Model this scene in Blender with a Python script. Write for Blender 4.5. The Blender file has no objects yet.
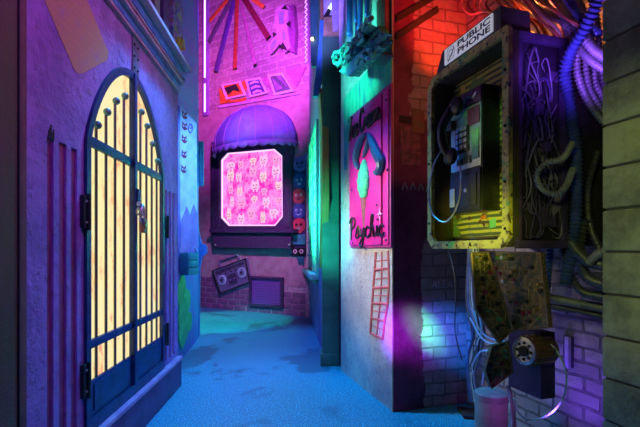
import bpy, bmesh, math, random
from mathutils import Vector, Matrix
from mathutils.geometry import tessellate_polygon
random.seed(7)
COL = bpy.context.scene.collection
PI = math.pi
F, H, CX, HY = 420.0, 1.6, 320.0, 250.0      # focal length in px, eye height, centre column, horizon row

# ------------------------------------------------------------------ frames
class Frame:
    """A wall: local x runs right along it, local y goes into it, local z is up."""
    def __init__(s, ox, oy, ux, uy):
        n = math.hypot(ux, uy)
        s.O = Vector((ox, oy)); s.u = Vector((ux / n, uy / n)); s.v = Vector((-s.u.y, s.u.x))
        s.a = math.atan2(uy, ux)
    def loc(s, px, py, d=0.0):
        r = Vector(((px - CX) / F, 1.0))
        t = (s.O.dot(s.v) + d) / r.dot(s.v)
        return ((r * t - s.O).dot(s.u), H - (py - HY) / F * t)
    def world(s, x, d, z):
        p = s.O + s.u * x + s.v * d
        return Vector((p.x, p.y, z))
    def wpx(s, px, py, d=0.0):
        x, z = s.loc(px, py, d)
        return s.world(x, d, z)
L = Frame(-1.438, 0, -.05, 1)          # left wall with the gate
L2 = Frame(-1.245, 0, -.126, 1)        # blue wall beyond it
B = Frame(0, 9.85, 3.06, -1.77)        # back wall with the awning
M = Frame(.652, 0, .092, -1)           # wall with the green window
R = Frame(2.007, 0, .31, -1)           # wall with the ice cream sign, block pillar in the same plane
A = Frame(.721, 4.148, 1, .31)         # side wall of the phone alcove
AB = Frame(2.897, 0, .31, -1)          # back wall of the phone alcove

# ------------------------------------------------------------------ materials
class N:
    def __init__(s, name):
        s.m = bpy.data.materials.new(name); s.m.use_nodes = True
        s.t = s.m.node_tree; s.b = s.t.nodes['Principled BSDF']
        s.co = s.t.nodes.new('ShaderNodeTexCoord').outputs['Object']
    def n(s, typ, ins=None, **kw):
        q = s.t.nodes.new('ShaderNode' + typ)
        for k, v in kw.items(): setattr(q, k, v)
        for k, v in (ins or {}).items(): s.set(q.inputs[k], v)
        return q
    def set(s, inp, v):
        if isinstance(v, bpy.types.NodeSocket): s.t.links.new(v, inp)
        elif isinstance(v, (tuple, list)) and len(v) == 3 and inp.type == 'RGBA': inp.default_value = (*v, 1)
        else: inp.default_value = v
    def math(s, op, a, b=0.0, clamp=False):
        q = s.n('Math', {0: a, 1: b}, operation=op, use_clamp=clamp); return q.outputs[0]
    def mix(s, f, a, b):
        q = s.n('Mix', data_type='RGBA')
        s.set(q.inputs[0], f); s.set(q.inputs[6], a); s.set(q.inputs[7], b); return q.outputs[2]
    def noise(s, scale, detail=4, co=None, rough=.6, dist=0):
        return s.n('TexNoise', {'Vector': co or s.co, 'Scale': scale, 'Detail': detail, 'Roughness': rough, 'Distortion': dist}).outputs[0]
    def ramp(s, v, lo, hi):
        q = s.n('MapRange', {0: v, 1: lo, 2: hi}, interpolation_type='SMOOTHSTEP'); return q.outputs[0]
    def xyz(s, co=None):
        q = s.n('SeparateXYZ', {0: co or s.co}); return q.outputs
    def bump(s, h, strength=.4, dist=.02):
        s.set(s.b.inputs['Normal'], s.n('Bump', {'Height': h, 'Strength': strength, 'Distance': dist}).outputs[0])
    def out(s, col, rough=.7, metal=0.0):
        s.set(s.b.inputs['Base Color'], col); s.set(s.b.inputs['Roughness'], rough); s.set(s.b.inputs['Metallic'], metal); return s.m
MATS = {}
def mk(name, col, col2=None, scale=9, rough=.65, metal=0.0, bump=.25, bscale=40, lo=.4, hi=.65, emit=None, es=1.0, bd=.008):
    if name in MATS: return MATS[name]
    q = N(name)
    c = q.mix(q.ramp(q.noise(scale), lo, hi), col, col2 or tuple(x * .72 for x in col))
    q.out(c, rough, metal)
    if bump: q.bump(q.noise(bscale, 5), bump, bd)
    if emit:
        q.set(q.b.inputs['Emission Color'], emit); q.b.inputs['Emission Strength'].default_value = es
    MATS[name] = q.m; return q.m
def brick_mat(name, plaster, p2, bcol, bcol2, mortar, maskfn, bw=.42, bh=.14, ms=.014, rough=.75, bstr=.8):
    q = N(name); X, Y, Z = q.xyz()
    wob = q.math('MULTIPLY', q.math('SUBTRACT', q.noise(3.0, 2), .5), .05)
    v = q.n('CombineXYZ', {0: q.math('ADD', X, wob), 1: q.math('ADD', Z, wob), 2: 0.0}).outputs[0]
    br = q.n('TexBrick', {'Vector': v, 'Color1': bcol, 'Color2': bcol2, 'Mortar': mortar, 'Scale': 1.0, 'Mortar Size': ms, 'Mortar Smooth': .35, 'Brick Width': bw, 'Row Height': bh, 'Bias': 0.0})
    nz = q.noise(1.8, 6, rough=.65)
    mask = maskfn(q, X, Z, nz)
    pl = q.mix(q.ramp(q.noise(4.5, 6), .38, .66), plaster, p2)
    grime = q.ramp(q.noise(11, 8), .35, .75)
    bc = q.mix(grime, br.outputs[0], tuple(c * .55 for c in bcol))
    q.out(q.mix(mask, pl, bc), rough)
    hb = q.math('SUBTRACT', 1.0, br.outputs['Fac'])
    hgt = q.math('ADD', q.math('MULTIPLY', q.math('MULTIPLY', hb, mask), .75), q.math('MULTIPLY', q.noise(26, 8), .35))
    hgt = q.math('SUBTRACT', hgt, q.math('MULTIPLY', mask, .7))
    q.bump(hgt, bstr, .03)
    return q.m
none_mask = lambda q, X, Z, nz: 0.0

m_purple = mk('mauve_plaster', (.52, .36, .56), (.42, .27, .45), 3, .8, bump=.8, bscale=16, bd=.025)
m_groove = mk('magenta_groove_paint', (.30, .05, .18), (.20, .03, .14), 6)
m_blue_gate = mk('blue_gate_paint', (.015, .055, .17), (.01, .03, .10), 9, .42, .3, bump=.15)
m_bar = mk('dark_bar_metal', (.10, .12, .13), (.16, .13, .08), 14, .4, .7)
m_ball = mk('green_ball_finial', (.10, .26, .22), rough=.35, metal=.3)
m_kerb = mk('kerb_paint', (.09, .05, .17), (.06, .03, .12), 5, .6)
m_ledge = mk('pink_ledge_paint', (.50, .30, .52), (.35, .2, .42), 5, .6)
m_brown = mk('dark_brown_post', (.17, .10, .07), (.12, .11, .04), 2.2, .8, bump=.5)
m_brown2 = mk('red_brown_post', (.24, .11, .09), (.17, .07, .07), 4, .8)
m_corn_p = mk('cornice_pink', (.50, .27, .36), (.38, .22, .30), 8, .6)
m_corn_b = mk('cornice_blue', (.06, .20, .52), (.04, .12, .34), 8, .55)
m_corn_d = mk('cornice_groove', (.24, .11, .12), (.14, .08, .12), 12, .7)
m_black = mk('black_plastic', (.012, .012, .014), (.02, .02, .022), 12, .32, bump=.05)
m_blackm = mk('matt_black', (.015, .014, .018), (.03, .025, .03), 10, .8)
m_dark = mk('dark_purple_wood', (.075, .04, .12), (.05, .03, .09), 10, .6)
m_silver = mk('worn_silver', (.6, .6, .62), (.4, .4, .42), 20, .3, .8)
m_brass = mk('old_brass', (.5, .33, .1), (.3, .2, .08), 20, .35, .8)
m_white = mk('off_white_paint', (.8, .8, .8), (.7, .7, .72), 20, .5, bump=.05)
m_teal = mk('teal_paint', (.05, .42, .42), (.04, .27, .33), 8, .5)
m_lblue = mk('light_blue_paint', (.60, .72, .90), (.45, .55, .85), 5, .6, bump=.1)
m_blue = mk('blue_paint', (.06, .22, .62), (.04, .14, .48), 4, .55, bump=.1)
m_violet = mk('violet_paint', (.33, .18, .62), (.26, .13, .5), 5, .6)
m_lav = mk('lavender_plank', (.46, .34, .66), (.36, .25, .55), 7, .65)
m_green = mk('green_leaf_paint', (.05, .5, .2), (.03, .36, .15), 6, .6)
m_maroon = mk('maroon_paint', (.30, .03, .09), (.22, .02, .07), 5, .6)
m_wood = mk('brown_wood', (.20, .09, .07), (.13, .06, .05), 8, .7)

# ------------------------------------------------------------------ mesh builder
def smooth_pts(pts, k=8):
    P = [Vector(p) for p in pts]
    if len(P) < 3: return P
    out = []
    Q = [2 * P[0] - P[1]] + P + [2 * P[-1] - P[-2]]
    for i in range(1, len(Q) - 2):
        a, b, c, d = Q[i - 1:i + 3]
        for j in range(k):
            t = j / k
            out.append(.5 * ((2 * b) + (c - a) * t + (2 * a - 5 * b + 4 * c - d) * t * t + (3 * b - a - 3 * c + d) * t ** 3))
    out.append(P[-1]); return out
def resample(P, step):
    out = [P[0]]; acc = 0
    for a, b in zip(P, P[1:]):
        l = (b - a).length
        while l > 1e-9 and acc + l >= step:
            f = (step - acc) / l; a = a.lerp(b, f); out.append(a.copy()); l = (b - a).length; acc = 0
        acc += l
    return out
class MB:
    def __init__(s): s.bm = bmesh.new(); s.mi = 0
    def _f(s, vs):
        try: f = s.bm.faces.new(vs); f.material_index = s.mi; return f
        except ValueError: return None
    def box(s, x0, x1, y0, y1, z0, z1, bev=0.0, mat=None):
        V = [s.bm.verts.new((x, y, z)) for x in (x0, x1) for y in (y0, y1) for z in (z0, z1)]
        fs = [s._f([V[i] for i in q]) for q in ((0, 1, 3, 2), (4, 6, 7, 5), (0, 4, 5, 1), (2, 3, 7, 6), (0, 2, 6, 4), (1, 5, 7, 3))]
        if bev:
            es = list({e for f in fs for e in f.edges})
            r = bmesh.ops.bevel(s.bm, geom=es, offset=bev, segments=2, profile=.6, affect='EDGES')
            for f in r['faces']: f.material_index = s.mi
            V = list({v for f in r['faces'] for v in f.verts} | {v for v in V if v.is_valid})
        if mat is not None: bmesh.ops.transform(s.bm, matrix=mat, verts=V)
        return s
    def slab(s, loops, y0, y1, mat=None):
        """outline(s) in x,z extruded from y0 to y1; further loops are holes"""
        loops = [[Vector((p[0], 0, p[1])) for p in l] for l in loops]
        flat = [p for l in loops for p in l]
        tr = tessellate_polygon(loops)
        fv = [s.bm.verts.new((p.x, y0, p.z)) for p in flat]; bv = [s.bm.verts.new((p.x, y1, p.z)) for p in flat]
        for t in tr:
            s._f([fv[i] for i in t]); s._f([bv[i] for i in reversed(t)])
        k = 0
        for l in loops:
            n = len(l)
            for i in range(n):
                a, b = k + i, k + (i + 1) % n
                s._f([fv[a], fv[b], bv[b], bv[a]])
            k += n
        if mat is not None: bmesh.ops.transform(s.bm, matrix=mat, verts=fv + bv)
        return s
    def tube(s, pts, r, seg=8, smooth=6, corr=0.0, taper=None, amp=.16):
        P = smooth_pts(pts, smooth) if smooth else [Vector(p) for p in pts]
        if corr: P = resample(P, corr / 3)
        rings = []; up = None
        for i, p in enumerate(P):
            d = (P[min(i + 1, len(P) - 1)] - P[max(i - 1, 0)])
            if d.length < 1e-9: d = Vector((0, 0, 1))
            d.normalize()
            if up is None: up = d.orthogonal()
            up = (up - d * up.dot(d))
            up = d.orthogonal() if up.length < 1e-6 else up
            up.normalize(); sd = d.cross(up)
            rr = r if taper is None else r * taper(i / max(1, len(P) - 1))
            if corr: rr *= (1 + amp, 1 - amp * .4, 1 - amp)[i % 3]
            rings.append([s.bm.verts.new(p + (up * math.cos(2 * PI * k / seg) + sd * math.sin(2 * PI * k / seg)) * rr) for k in range(seg)])
        for a, b in zip(rings, rings[1:]):
            for k in range(seg): s._f([a[k], a[(k + 1) % seg], b[(k + 1) % seg], b[k]])
        if rings: s._f(list(reversed(rings[0]))); s._f(rings[-1])
        return s
    def lathe(s, prof, seg=24, mat=None):
        """profile of (radius, z) about z"""
        rings = [[s.bm.verts.new((r * math.cos(2 * PI * k / seg), r * math.sin(2 * PI * k / seg), z)) for k in range(seg)] for r, z in prof]
        for a, b in zip(rings, rings[1:]):
            for k in range(seg): s._f([a[k], a[(k + 1) % seg], b[(k + 1) % seg], b[k]])
        s._f(list(reversed(rings[0]))); s._f(rings[-1])
        if mat is not None: bmesh.ops.transform(s.bm, matrix=mat, verts=[v for r in rings for v in r])
        return s
    def ball(s, c, r, sx=1, sy=1, sz=1, seg=12):
        m = Matrix.Translation(c) @ Matrix.Diagonal((r * sx, r * sy, r * sz, 1))
        q = bmesh.ops.create_uvsphere(s.bm, u_segments=seg, v_segments=max(6, seg * 2 // 3), radius=1, matrix=m)
        for f in {f for v in q['verts'] for f in v.link_faces}: f.material_index = s.mi
        return s
    def disc(s, x, z, r, y0, y1, seg=20, rz=None):
        return s.slab([[(x + r * math.cos(2 * PI * k / seg), z + (rz or r) * math.sin(2 * PI * k / seg)) for k in range(seg)]], y0, y1)
    def build(s, name, mat, parent=None, loc=None, rot=None, smooth=40):
        bmesh.ops.recalc_face_normals(s.bm, faces=s.bm.faces)
        me = bpy.data.meshes.new(name); s.bm.to_mesh(me); s.bm.free()
        for m in (mat if isinstance(mat, (list, tuple)) else [mat]): me.materials.append(m)
        for p in me.polygons: p.use_smooth = True
        me.set_sharp_from_angle(angle=math.radians(smooth))
        o = bpy.data.objects.new(name, me); COL.objects.link(o)
        if parent: o.parent = parent
        if loc is not None: o.location = loc
        if rot is not None: o.rotation_euler = (0, 0, rot)
        return o
def tag(o, label=None, cat=None, group=None, kind=None):
    if label: o['label'] = label
    if cat: o['category'] = cat
    if group: o['group'] = group
    if kind: o['kind'] = kind
    return o
def thing(name, label, cat, fr, x, z, d=0.0, group=None):
    o = bpy.data.objects.new(name, None); COL.objects.link(o); o.empty_display_size = .1
    o.location = fr.world(x, d, z); o.rotation_euler = (0, 0, fr.a)
    return tag(o, label, cat, group)
def struct(name, mb, mat, fr=None, x=0, d=0, z=0, parent=None):
    o = mb.build(name, mat, parent)
    if fr: o.location = fr.world(x, d, z); o.rotation_euler = (0, 0, fr.a)
    if parent is None: o['kind'] = 'structure'
    return o
def ppoly(fr, pts, d=0.0, x0=0.0, z0=0.0):
    r = [fr.loc(px, py, d) for px, py in pts]
    return [(a - x0, b - z0) for a, b in r]
def copytree(o, parent=None):
    c = o.copy(); COL.objects.link(c); c.parent = parent
    for ch in list(o.children): copytree(ch, c)
    return c
TOP = 9.3

# ================================================================== SETTING
q = N('speckled_concrete'); X, Y, Z = q.xyz()
patch = q.ramp(q.noise(1.1, 5, dist=.6), .56, .64)
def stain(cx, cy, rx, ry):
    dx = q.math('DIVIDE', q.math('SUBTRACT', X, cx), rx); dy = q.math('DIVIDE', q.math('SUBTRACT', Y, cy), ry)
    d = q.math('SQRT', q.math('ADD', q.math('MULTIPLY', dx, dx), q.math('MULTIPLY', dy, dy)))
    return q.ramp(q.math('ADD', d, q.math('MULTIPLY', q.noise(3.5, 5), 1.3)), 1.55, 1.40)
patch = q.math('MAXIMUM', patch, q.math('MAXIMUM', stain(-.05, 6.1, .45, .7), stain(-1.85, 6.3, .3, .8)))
spk = q.ramp(q.noise(60, 3), .50, .62)
base = q.mix(spk, (.02, .24, .34), (.10, .66, .80))
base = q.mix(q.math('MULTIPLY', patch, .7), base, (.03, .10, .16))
q.out(base, q.math('ADD', .42, q.math('MULTIPLY', spk, .25)))
q.bump(q.math('ADD', q.math('MULTIPLY', q.noise(50, 5), .7), q.math('MULTIPLY', patch, -.3)), .55, .015)
MB_ = MB(); MB_.box(-7, 5, -1.0, 14, -.2, 0); struct('floor', MB_, q.m)
b = MB(); b.box(-7, 5, -1.0, 14, TOP, TOP + .2); struct('ceiling', b, m_blackm)

# ---- left wall
SC, SR, SZ = 3.63, .82, 2.32
def arch(r, z0, n=36, sc=SC, sz=SZ):
    return [(sc - r, z0)] + [(sc - r * math.cos(PI * k / n), sz + .985 * r * max(0.0, math.sin(PI * k / n)) ** 1.5) for k in range(n + 1)] + [(sc + r, z0)]
def groove(x0, x1, z0, z1): return [(x0, z0), (x0, z1), (x1, z1), (x1, z0)]
gl = [(L.loc(a, 200)[0], L.loc(c, 200)[0]) for a, c in ((47, 53.5), (59, 66.5), (71, 77))]
gr = [(L.loc(a, 250)[0], L.loc(c, 250)[0]) for a, c in ((164.8, 167), (168.7, 171), (172.4, 174.4))]
w = MB()
w.slab([[(.8, 0), (.8, TOP), (4.99, TOP), (4.99, 0)], arch(SR, .33)] + [groove(x0, x1, .4, 2.25) for x0, x1 in gl + gr], 0, .014)
q = N('mauve_wall')
n1 = q.ramp(q.noise(2.2, 6, rough=.7), .42, .62); n2 = q.ramp(q.noise(14, 8), .52, .7)
c = q.mix(n1, (.38, .19, .52), (.24, .12, .38)); c = q.mix(q.math('MULTIPLY', n2, .6), c, (.30, .17, .26))
q.out(c, .75); q.bump(q.math('ADD', q.noise(18, 8), q.math('MULTIPLY', n2, .4)), .7, .02)
struct('wall_left', w, q.m, L)
w = MB(); w.slab([[(.8, 0), (.8, TOP), (4.99, TOP), (4.99, 0)], arch(SR, .33)], .014, .26)
struct('wall_left_core', w, m_groove, L)
w = MB(); w.box(.8, 4.97, -.05, 0, 0, .31, .006); struct('trim_1', w, m_kerb, L)
w = MB(); w.box(.8, 4.98, -.065, .0, .312, .35, .006); struct('trim_2', w, m_ledge, L)
# cornice above the gate
t = MB()
xs0, xs1 = .9, 4.96
for k, (y0, z0, z1, mi) in enumerate(((-.035, 3.45, 3.475, 0), (-.04, 3.475, 3.545, 1), (-.08, 3.545, 3.572, 0), (-.075, 3.572, 3.582, 2), (-.09, 3.582, 3.60, 0), (-.10, 3.60, 3.695, 1), (-.17, 3.695, 3.735, 0))):
    t.mi = mi; t.box(xs0, xs1, y0, -.001, z0, z1, .003)
struct('trim_3', t, [m_corn_p, m_corn_b, m_corn_d], L)
# posts on the upper wall
for k, (a, c2, mm) in enumerate(((150, 155, m_wood), (159, 164.5, m_dark))):
    x0 = L.loc(a, 10)[0]; x1 = L.loc(c2, 10)[0]
    b = MB(); b.box(0, x1 - x0, -.05, -.002, 3.75, 6.2, .006)
    o = b.build('wall_batten', mm, loc=L.world(x0, 0, 0), rot=L.a)
    tag(o, ['reddish brown batten standing on the cornice of the left wall', 'dark purple batten standing on the cornice beside the graffiti board'][k], 'batten')
# graffiti board
q = N('graffiti'); vv = q.n('TexNoise', {'Vector': q.co, 'Scale': 5.0, 'Detail': 3.0, 'Distortion': 1.6})
cr = q.n('ValToRGB', {0: vv.outputs[0]}); e = cr.color_ramp; e.interpolation = 'CONSTANT'
e.elements[0].position = 0; e.elements[0].color = (.16, .06, .28, 1); e.elements[1].position = .40; e.elements[1].color = (.10, .28, .35, 1)
for p_, c_ in ((.46, (.45, .30, .55)), (.52, (.25, .12, .40)), (.56, (.55, .15, .25)), (.6, (.30, .42, .16)), (.64, (.55, .45, .10))):
    z = e.elements.new(p_); z.color = (*c_, 1)
q.out(cr.outputs[0], .6); q.bump(q.noise(20), .4, .01)
x0 = L.loc(168, 10)[0]
b = MB(); b.box(0, 4.96 - x0, -.06, -.002, 3.745, 6.4, .005)
o = b.build('graffiti_board', q.m, loc=L.world(x0, 0, 0), rot=L.a); tag(o, 'board covered in red, yellow and teal graffiti standing on the cornice end', 'board')
b = MB()
for k in range(5):
    zz = 3.95 + k * .27
    b.tube([(.04, -.03, zz), (.16, -.05, zz + .13), (.10, -.04, zz + .24), (.24, -.05, zz + .2), (.3, -.04, zz + .02)], .009, 6)
b.build('paint_scrawl', m_lav, o, loc=(0, -.04, 0))
b = MB(); b.tube([(.05, 0, 0), (.12, 0, .14), (.2, 0, .05), (.27, 0, .2), (.33, 0, .1)], .02, 6)
b.tube([(.02, 0, -.02), (.18, 0, -.03), (.34, 0, .0)], .022, 6)
b.build('paint_scrawl', mk('yellow_paint', (.7, .6, .08)), o, loc=(0.02, -.075, 3.86))
# near post at the left edge
x1 = L.loc(27, 200, -.06)[0]; xm = L.loc(18, 200, -.075)[0]
col = thing('corner_post', 'dark brown corner post with olive mottling at the left edge', 'post', L, 1.4, 0)
b = MB(); b.box(-.6, xm - 1.4, -.075, -.001, 0, TOP - .01, .006); b.build('post_face', m_brown, col)
b = MB(); b.box(xm - 1.395, x1 - 1.4, -.06, -.001, 0, TOP - .01, .004); b.build('side_strip', m_brown2, col)
b = MB(); b.box(0, .012, -.082, -.06, 0, TOP - .01, .003); b.build('seam', m_blackm, col, loc=(xm - 1.404, 0, 0))
# metal strap over the gate
x0 = L.loc(131.5, 50)[0]; x1 = L.loc(137.5, 50)[0]
st = thing('metal_strap', 'grey riveted metal strap running from gate arch to cornice', 'strap', L, (x0 + x1) / 2, 3.13)
b = MB(); hw = (x1 - x0) / 2; b.box(-hw, hw, -.012, -.001, 0, .32, .002); b.build('strap', mk('grey_metal', (.18, .18, .26), (.13, .12, .2), 14, .5, .5), st)
for k in range(3):
    for sx in (-1, 1):
        b = MB(); b.ball((sx * hw * .6, -.013, .05 + .1 * k), .011); b.build('rivet', m_blackm, st)
# golden painted patch on the upper left wall
q = N('gold_patch'); X, Y, Z = q.xyz()
wv = q.n('TexBrick', {'Vector': q.n('CombineXYZ', {0: X, 1: Z, 2: 0.0}).outputs[0], 'Color1': (.50, .32, .16), 'Color2': (.48, .31, .155), 'Mortar': (.46, .29, .16), 'Mortar Size': .006, 'Brick Width': .12, 'Row Height': .05, 'Scale': 1.0})
q.out(q.mix(q.ramp(q.noise(9), .5, .75), wv.outputs[0], (.42, .26, .26)), .7)
pts = ppoly(L, [(44, 0), (81, -14), (108, 52), (107, 60), (82, 73.5), (77, 73), (74, 70)])
x0, z0 = pts[0]; b = MB(); b.slab([[(a - x0, c - z0) for a, c in pts]], -.003, -.0005)
o = b.build('paint_patch', q.m, loc=L.world(x0, 0, z0), rot=L.a); tag(o, 'tilted golden brown paint patch on the mauve wall above the gate', 'paint patch')
# red scuffs by the arch
b = MB()
for k in range(5):
    b.box(.012 * k, .012 * k + .008, -.004, -.001, .02 * (k % 2), .05 + .02 * (k % 3), .0)
o = b.build('paint_scuff', m_blackm, loc=L.world(*[L.loc(48, 139)[0], 0, L.loc(48, 139)[1]]), rot=L.a); tag(o, 'small dark scuff marks on the mauve wall left of the arch', 'scuff')

# ---- the gate
q = N('backlit_art'); X, Y, Z = q.xyz()
v = q.n('CombineXYZ', {0: q.math('MULTIPLY', X, 2.2), 1: Y, 2: Z}).outputs[0]
na = q.ramp(q.noise(2.2, 5, co=v, rough=.7), .50, .66); nb = q.ramp(q.noise(13, 5, co=v), .50, .60)
nv = q.n('TexVoronoi', {'Vector': v, 'Scale': 5.0}, distance='CHEBYCHEV')
ncell = q.ramp(nv.outputs['Distance'], .30, .42)
c = q.mix(na, (1.0, .86, .42), (1.0, .62, .27)); c = q.mix(q.math('MULTIPLY', q.math('MULTIPLY', na, nb), .8), c, (.85, .16, .13))
c = q.mix(q.math('MULTIPLY', q.math('MULTIPLY', ncell, na), .35), c, (.9, .25, .1))
c = q.mix(q.math('MULTIPLY', q.ramp(q.noise(1.2, 2), .54, .7), .4), c, (.9, .9, .35))
q.out((.02, .02, .02), .5); q.set(q.b.inputs['Emission Color'], c); q.b.inputs['Emission Strength'].default_value = 1.0
m_art = q.m
g = thing('arched_gate', 'blue arched double gate with barred openings in the mauve wall', 'gate', L, SC, .35)
def sh(l): return [(a - SC, c - .35) for a, c in l]
b = MB(); b.slab([sh(arch(SR - .002, .352)), sh(arch(SR - .062, .44))], -.02, .018); b.build('frame', m_blue_gate, g)
pb = MB(); pb.slab([sh(arch(SR - .006, .355))], .020, .045); tag(pb.build('light_panel', m_art, g), 'glowing cream panel printed with orange artwork')
b = MB(); b.box(-.028, .028, -.035, .018, .09, 2.765, .006); b.build('centre_post', m_blue_gate, g)
for sg in (-1, 1):
    x0, x1 = sorted((sg * .03, sg * .755))
    b = MB(); b.box(x0, x1, -.004, .017, .09, .345, .004)
    b.slab([[(x0 + .06, .13), (x1 - .06, .13), (x1 - .06, .31), (x0 + .06, .31)]], -.012, -.002)
    b.build('kick_panel', m_blue_gate, g)
    for zc, hh in ((2.00, .035), (.60, .03)):
        b = MB(); b.box(x0, x1, -.012, .017, zc - hh, zc + hh, .004); b.build('crossbar', m_blue_gate, g)
    bars = [L.loc(p, 0)[0] - SC for p in ((97, 106.8, 115.8, 124.6) if sg < 0 else (141, 147, 152.3, 157.2))]
    tops = [L.loc(p, yy)[1] - .35 for p, yy in (((97, 125), (106.8, 112), (115.8, 101), (124.6, 96)) if sg < 0 else ((141, 112), (147, 126), (152.3, 144), (157.2, 161)))]
    for xb, zt in zip(bars, tops):
        r = .011
        b = MB(); b.tube([(xb, .006, .345), (xb, .006, zt)], r, 8, 0); bo = b.build('bar', m_bar, g)
        b = MB(); b.ball((xb, -.004, zt), .029); b.build('ball_finial', m_ball, bo)
for pxh, ph, s_ in ((83.5, (212, 380), -1), (164.5, (227, 334), 1)):
    for yy in ph:
        xx, zz = L.loc(pxh, yy); xx -= SC; zz -= .35
        b = MB(); b.box(xx - .045, xx + .045, -.028, .0, zz - .11, zz + .11, .004); b.tube([(xx, -.035, zz - .12), (xx, -.035, zz + .12)], .014, 8, 0)
        hg = b.build('hinge', mk('green_black_iron', (.03, .06, .05), rough=.45, metal=.6), g)
        for kk in (-1, 1):
            b = MB(); b.ball((xx + .022 * s_, -.03, zz + kk * .07), .009); b.build('screw', m_silver, hg)
xx, zz = L.loc(136, 200, -.04); xx -= SC; zz -= .35
b = MB(); b.box(-.005, .06, -.05, -.034, zz - .06, zz + .1, .004); b.build('hasp', m_blue_gate, g)
pl = thing('padlock', 'old padlock hanging on a loop of chain from the gate centre', 'padlock', L, SC + .05, .35 + zz - .28, -.07)
b = MB(); b.box(-.045, .045, -.025, .02, 0, .13, .014); b.box(-.03, .03, -.032, -.02, .03, .1, .004); b.build('lock_body', mk('lock_metal', (.32, .12, .10), (.10, .12, .2), 16, .35, .7), pl)
b = MB(); b.tube([(-.03, 0, .12), (-.032, 0, .2), (0, 0, .245), (.032, 0, .2), (.03, 0, .12)], .009, 8); b.build('shackle', m_silver, pl)
ch = thing('chain', 'short steel chain looped round the gate centre post', 'chain', L, SC, .35 + zz - .1, -.05)
for k in range(6):
    a = PI * 2 * k / 6
    c0 = Vector((.055 * math.cos(a) + .01, -.015 + .01 * math.sin(a), .08 * math.sin(a)))
    b = MB(); tt = Vector((-math.sin(a), 0, math.cos(a))) * .03; nn = Vector((0, .012, 0)) if k % 2 else Vector((math.cos(a), 0, math.sin(a))) * .014
    b.tube([c0 - tt, c0 + nn, c0 + tt, c0 - nn, c0 - tt], .006, 6, 4); b.build('chain_link', m_silver, ch)

# ---- blue wall beyond
q = N('blue_mural'); X, Y, Z = q.xyz()
lf = q.ramp(q.noise(3.3, 2, dist=.9), .53, .55)
c = q.mix(lf, (.06, .20, .60), (.18, .13, .60)); q.out(c, .6); q.bump(q.noise(18), .3, .01)
w = MB(); w.box(5.0, 7.7, 0, .25, 0, TOP); struct('wall_left_far', w, q.m, L2)
b = MB(); b.box(0, .03, -.012, .0, 3.5, TOP - .05)
# pawprint poster
P0 = [(178.5, 106), (195, 124), (196, 252), (193, 246), (191.5, 262), (189, 244), (187, 268), (184.5, 248), (182, 262), (178.5, 250)]
LP = Frame(-1.984 - 5.87 * .35 / .94, 0, .35, .94)
pts = ppoly(LP, P0); x0, z0 = pts[0]
bd = thing('painted_board', 'light blue board with five dark animal faces above paint drips', 'board', LP, x0, z0)
pts = [(a - x0, c - z0) for a, c in pts]
b = MB(); b.slab([pts], -.03, .03); b.build('board_face', m_lblue, bd)
pts2 = ppoly(LP, [(178.5, 222), (182, 214), (185, 206), (188, 216), (192, 204), (195.8, 214), (195.8, 250), (193, 244), (191.5, 260), (189, 242), (187, 266), (184.5, 246), (182, 260), (178.5, 248)], 0, x0, z0)
b = MB(); b.slab([pts2], -.035, -.029); b.build('drip_paint', m_violet, bd)
for k, (px, py) in enumerate(((184.5, 116), (184.5, 127), (184.2, 140), (184, 155), (183.5, 170))):
    xx, zz = LP.loc(px, py, -.03); xx -= x0; zz -= z0
    b = MB(); b.disc(xx, zz, .055, -.036, -.029, rz=.045)
    for sx in (-1, 1): b.slab([[(xx + sx * .05, zz + .01), (xx + sx * .045, zz + .07), (xx + sx * .01, zz + .035)]], -.036, -.029)
    b.mi = 1
    for sx in (-1, 1): b.disc(xx + sx * .028, zz + .01, .014, -.04, -.0355, 8)
    b.build('painted_face', [m_maroon, m_lblue], bd)
b = MB(); b.tube([(0, 0, 0), (.04, 0, .07), (.09, 0, 0), (.04, 0, -.06), (0, 0, 0), (.1, 0, .02), (.07, 0, .08)], .01, 6)
xx, zz = LP.loc(188, 128, -.03); b.build('doodle', m_violet, bd, loc=(xx - x0, -.034, zz - z0))
# teal crate on a bracket
x0, z0 = LP.loc(179.5, 275); x1, _ = LP.loc(189.5, 275)
cr_ = thing('teal_crate', 'teal slatted crate fixed below the paint drips on the blue wall', 'crate', LP, x0, z0)
hh = LP.loc(184, 253)[1] - LP.loc(184, 275)[1]
for k in range(3):
    b = MB(); b.box(0, x1 - x0, -.16, -.14, k * hh / 3 + .01, (k + 1) * hh / 3 - .01, .004); b.build('slat', m_teal, cr_)
b = MB(); b.box(0, x1 - x0, -.139, -.001, 0, hh, .004); b.build('crate_body', mk('deep_teal', (.02, .2, .24)), cr_)
# leaves
for k, (px, py, ln, an) in enumerate(((181, 290, .5, 1.2), (186, 300, .42, 1.9), (182, 312, .5, .9), (187, 322, .4, 2.1), (182, 333, .42, 1.3))):
    xx, zz = L2.loc(px, py)
    b = MB(); n = 12; wv_ = .10
    pts = [(ln * (i / n - .5), 1.6 * wv_ * math.sin(PI * i / n)) for i in range(n + 1)] + [(ln * (.5 - i / n), -1.6 * wv_ * math.sin(PI * i / n)) for i in range(1, n)]
    ca, sa = math.cos(an), math.sin(an)
    b.slab([[(2.0 * (a * ca - c * sa), a * sa + c * ca) for a, c in pts]], -.012 - .004 * k, -.001)
    o = b.build('painted_leaf', m_green, loc=L2.world(xx, 0, zz), rot=L2.a)
    tag(o, 'flat green leaf cutout low on the blue wall, ' + ['highest of the five', 'second from the top', 'middle of the five', 'second from the floor', 'nearest the floor'][k], 'leaf cutout', 'leaf cutouts on the blue wall')
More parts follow.
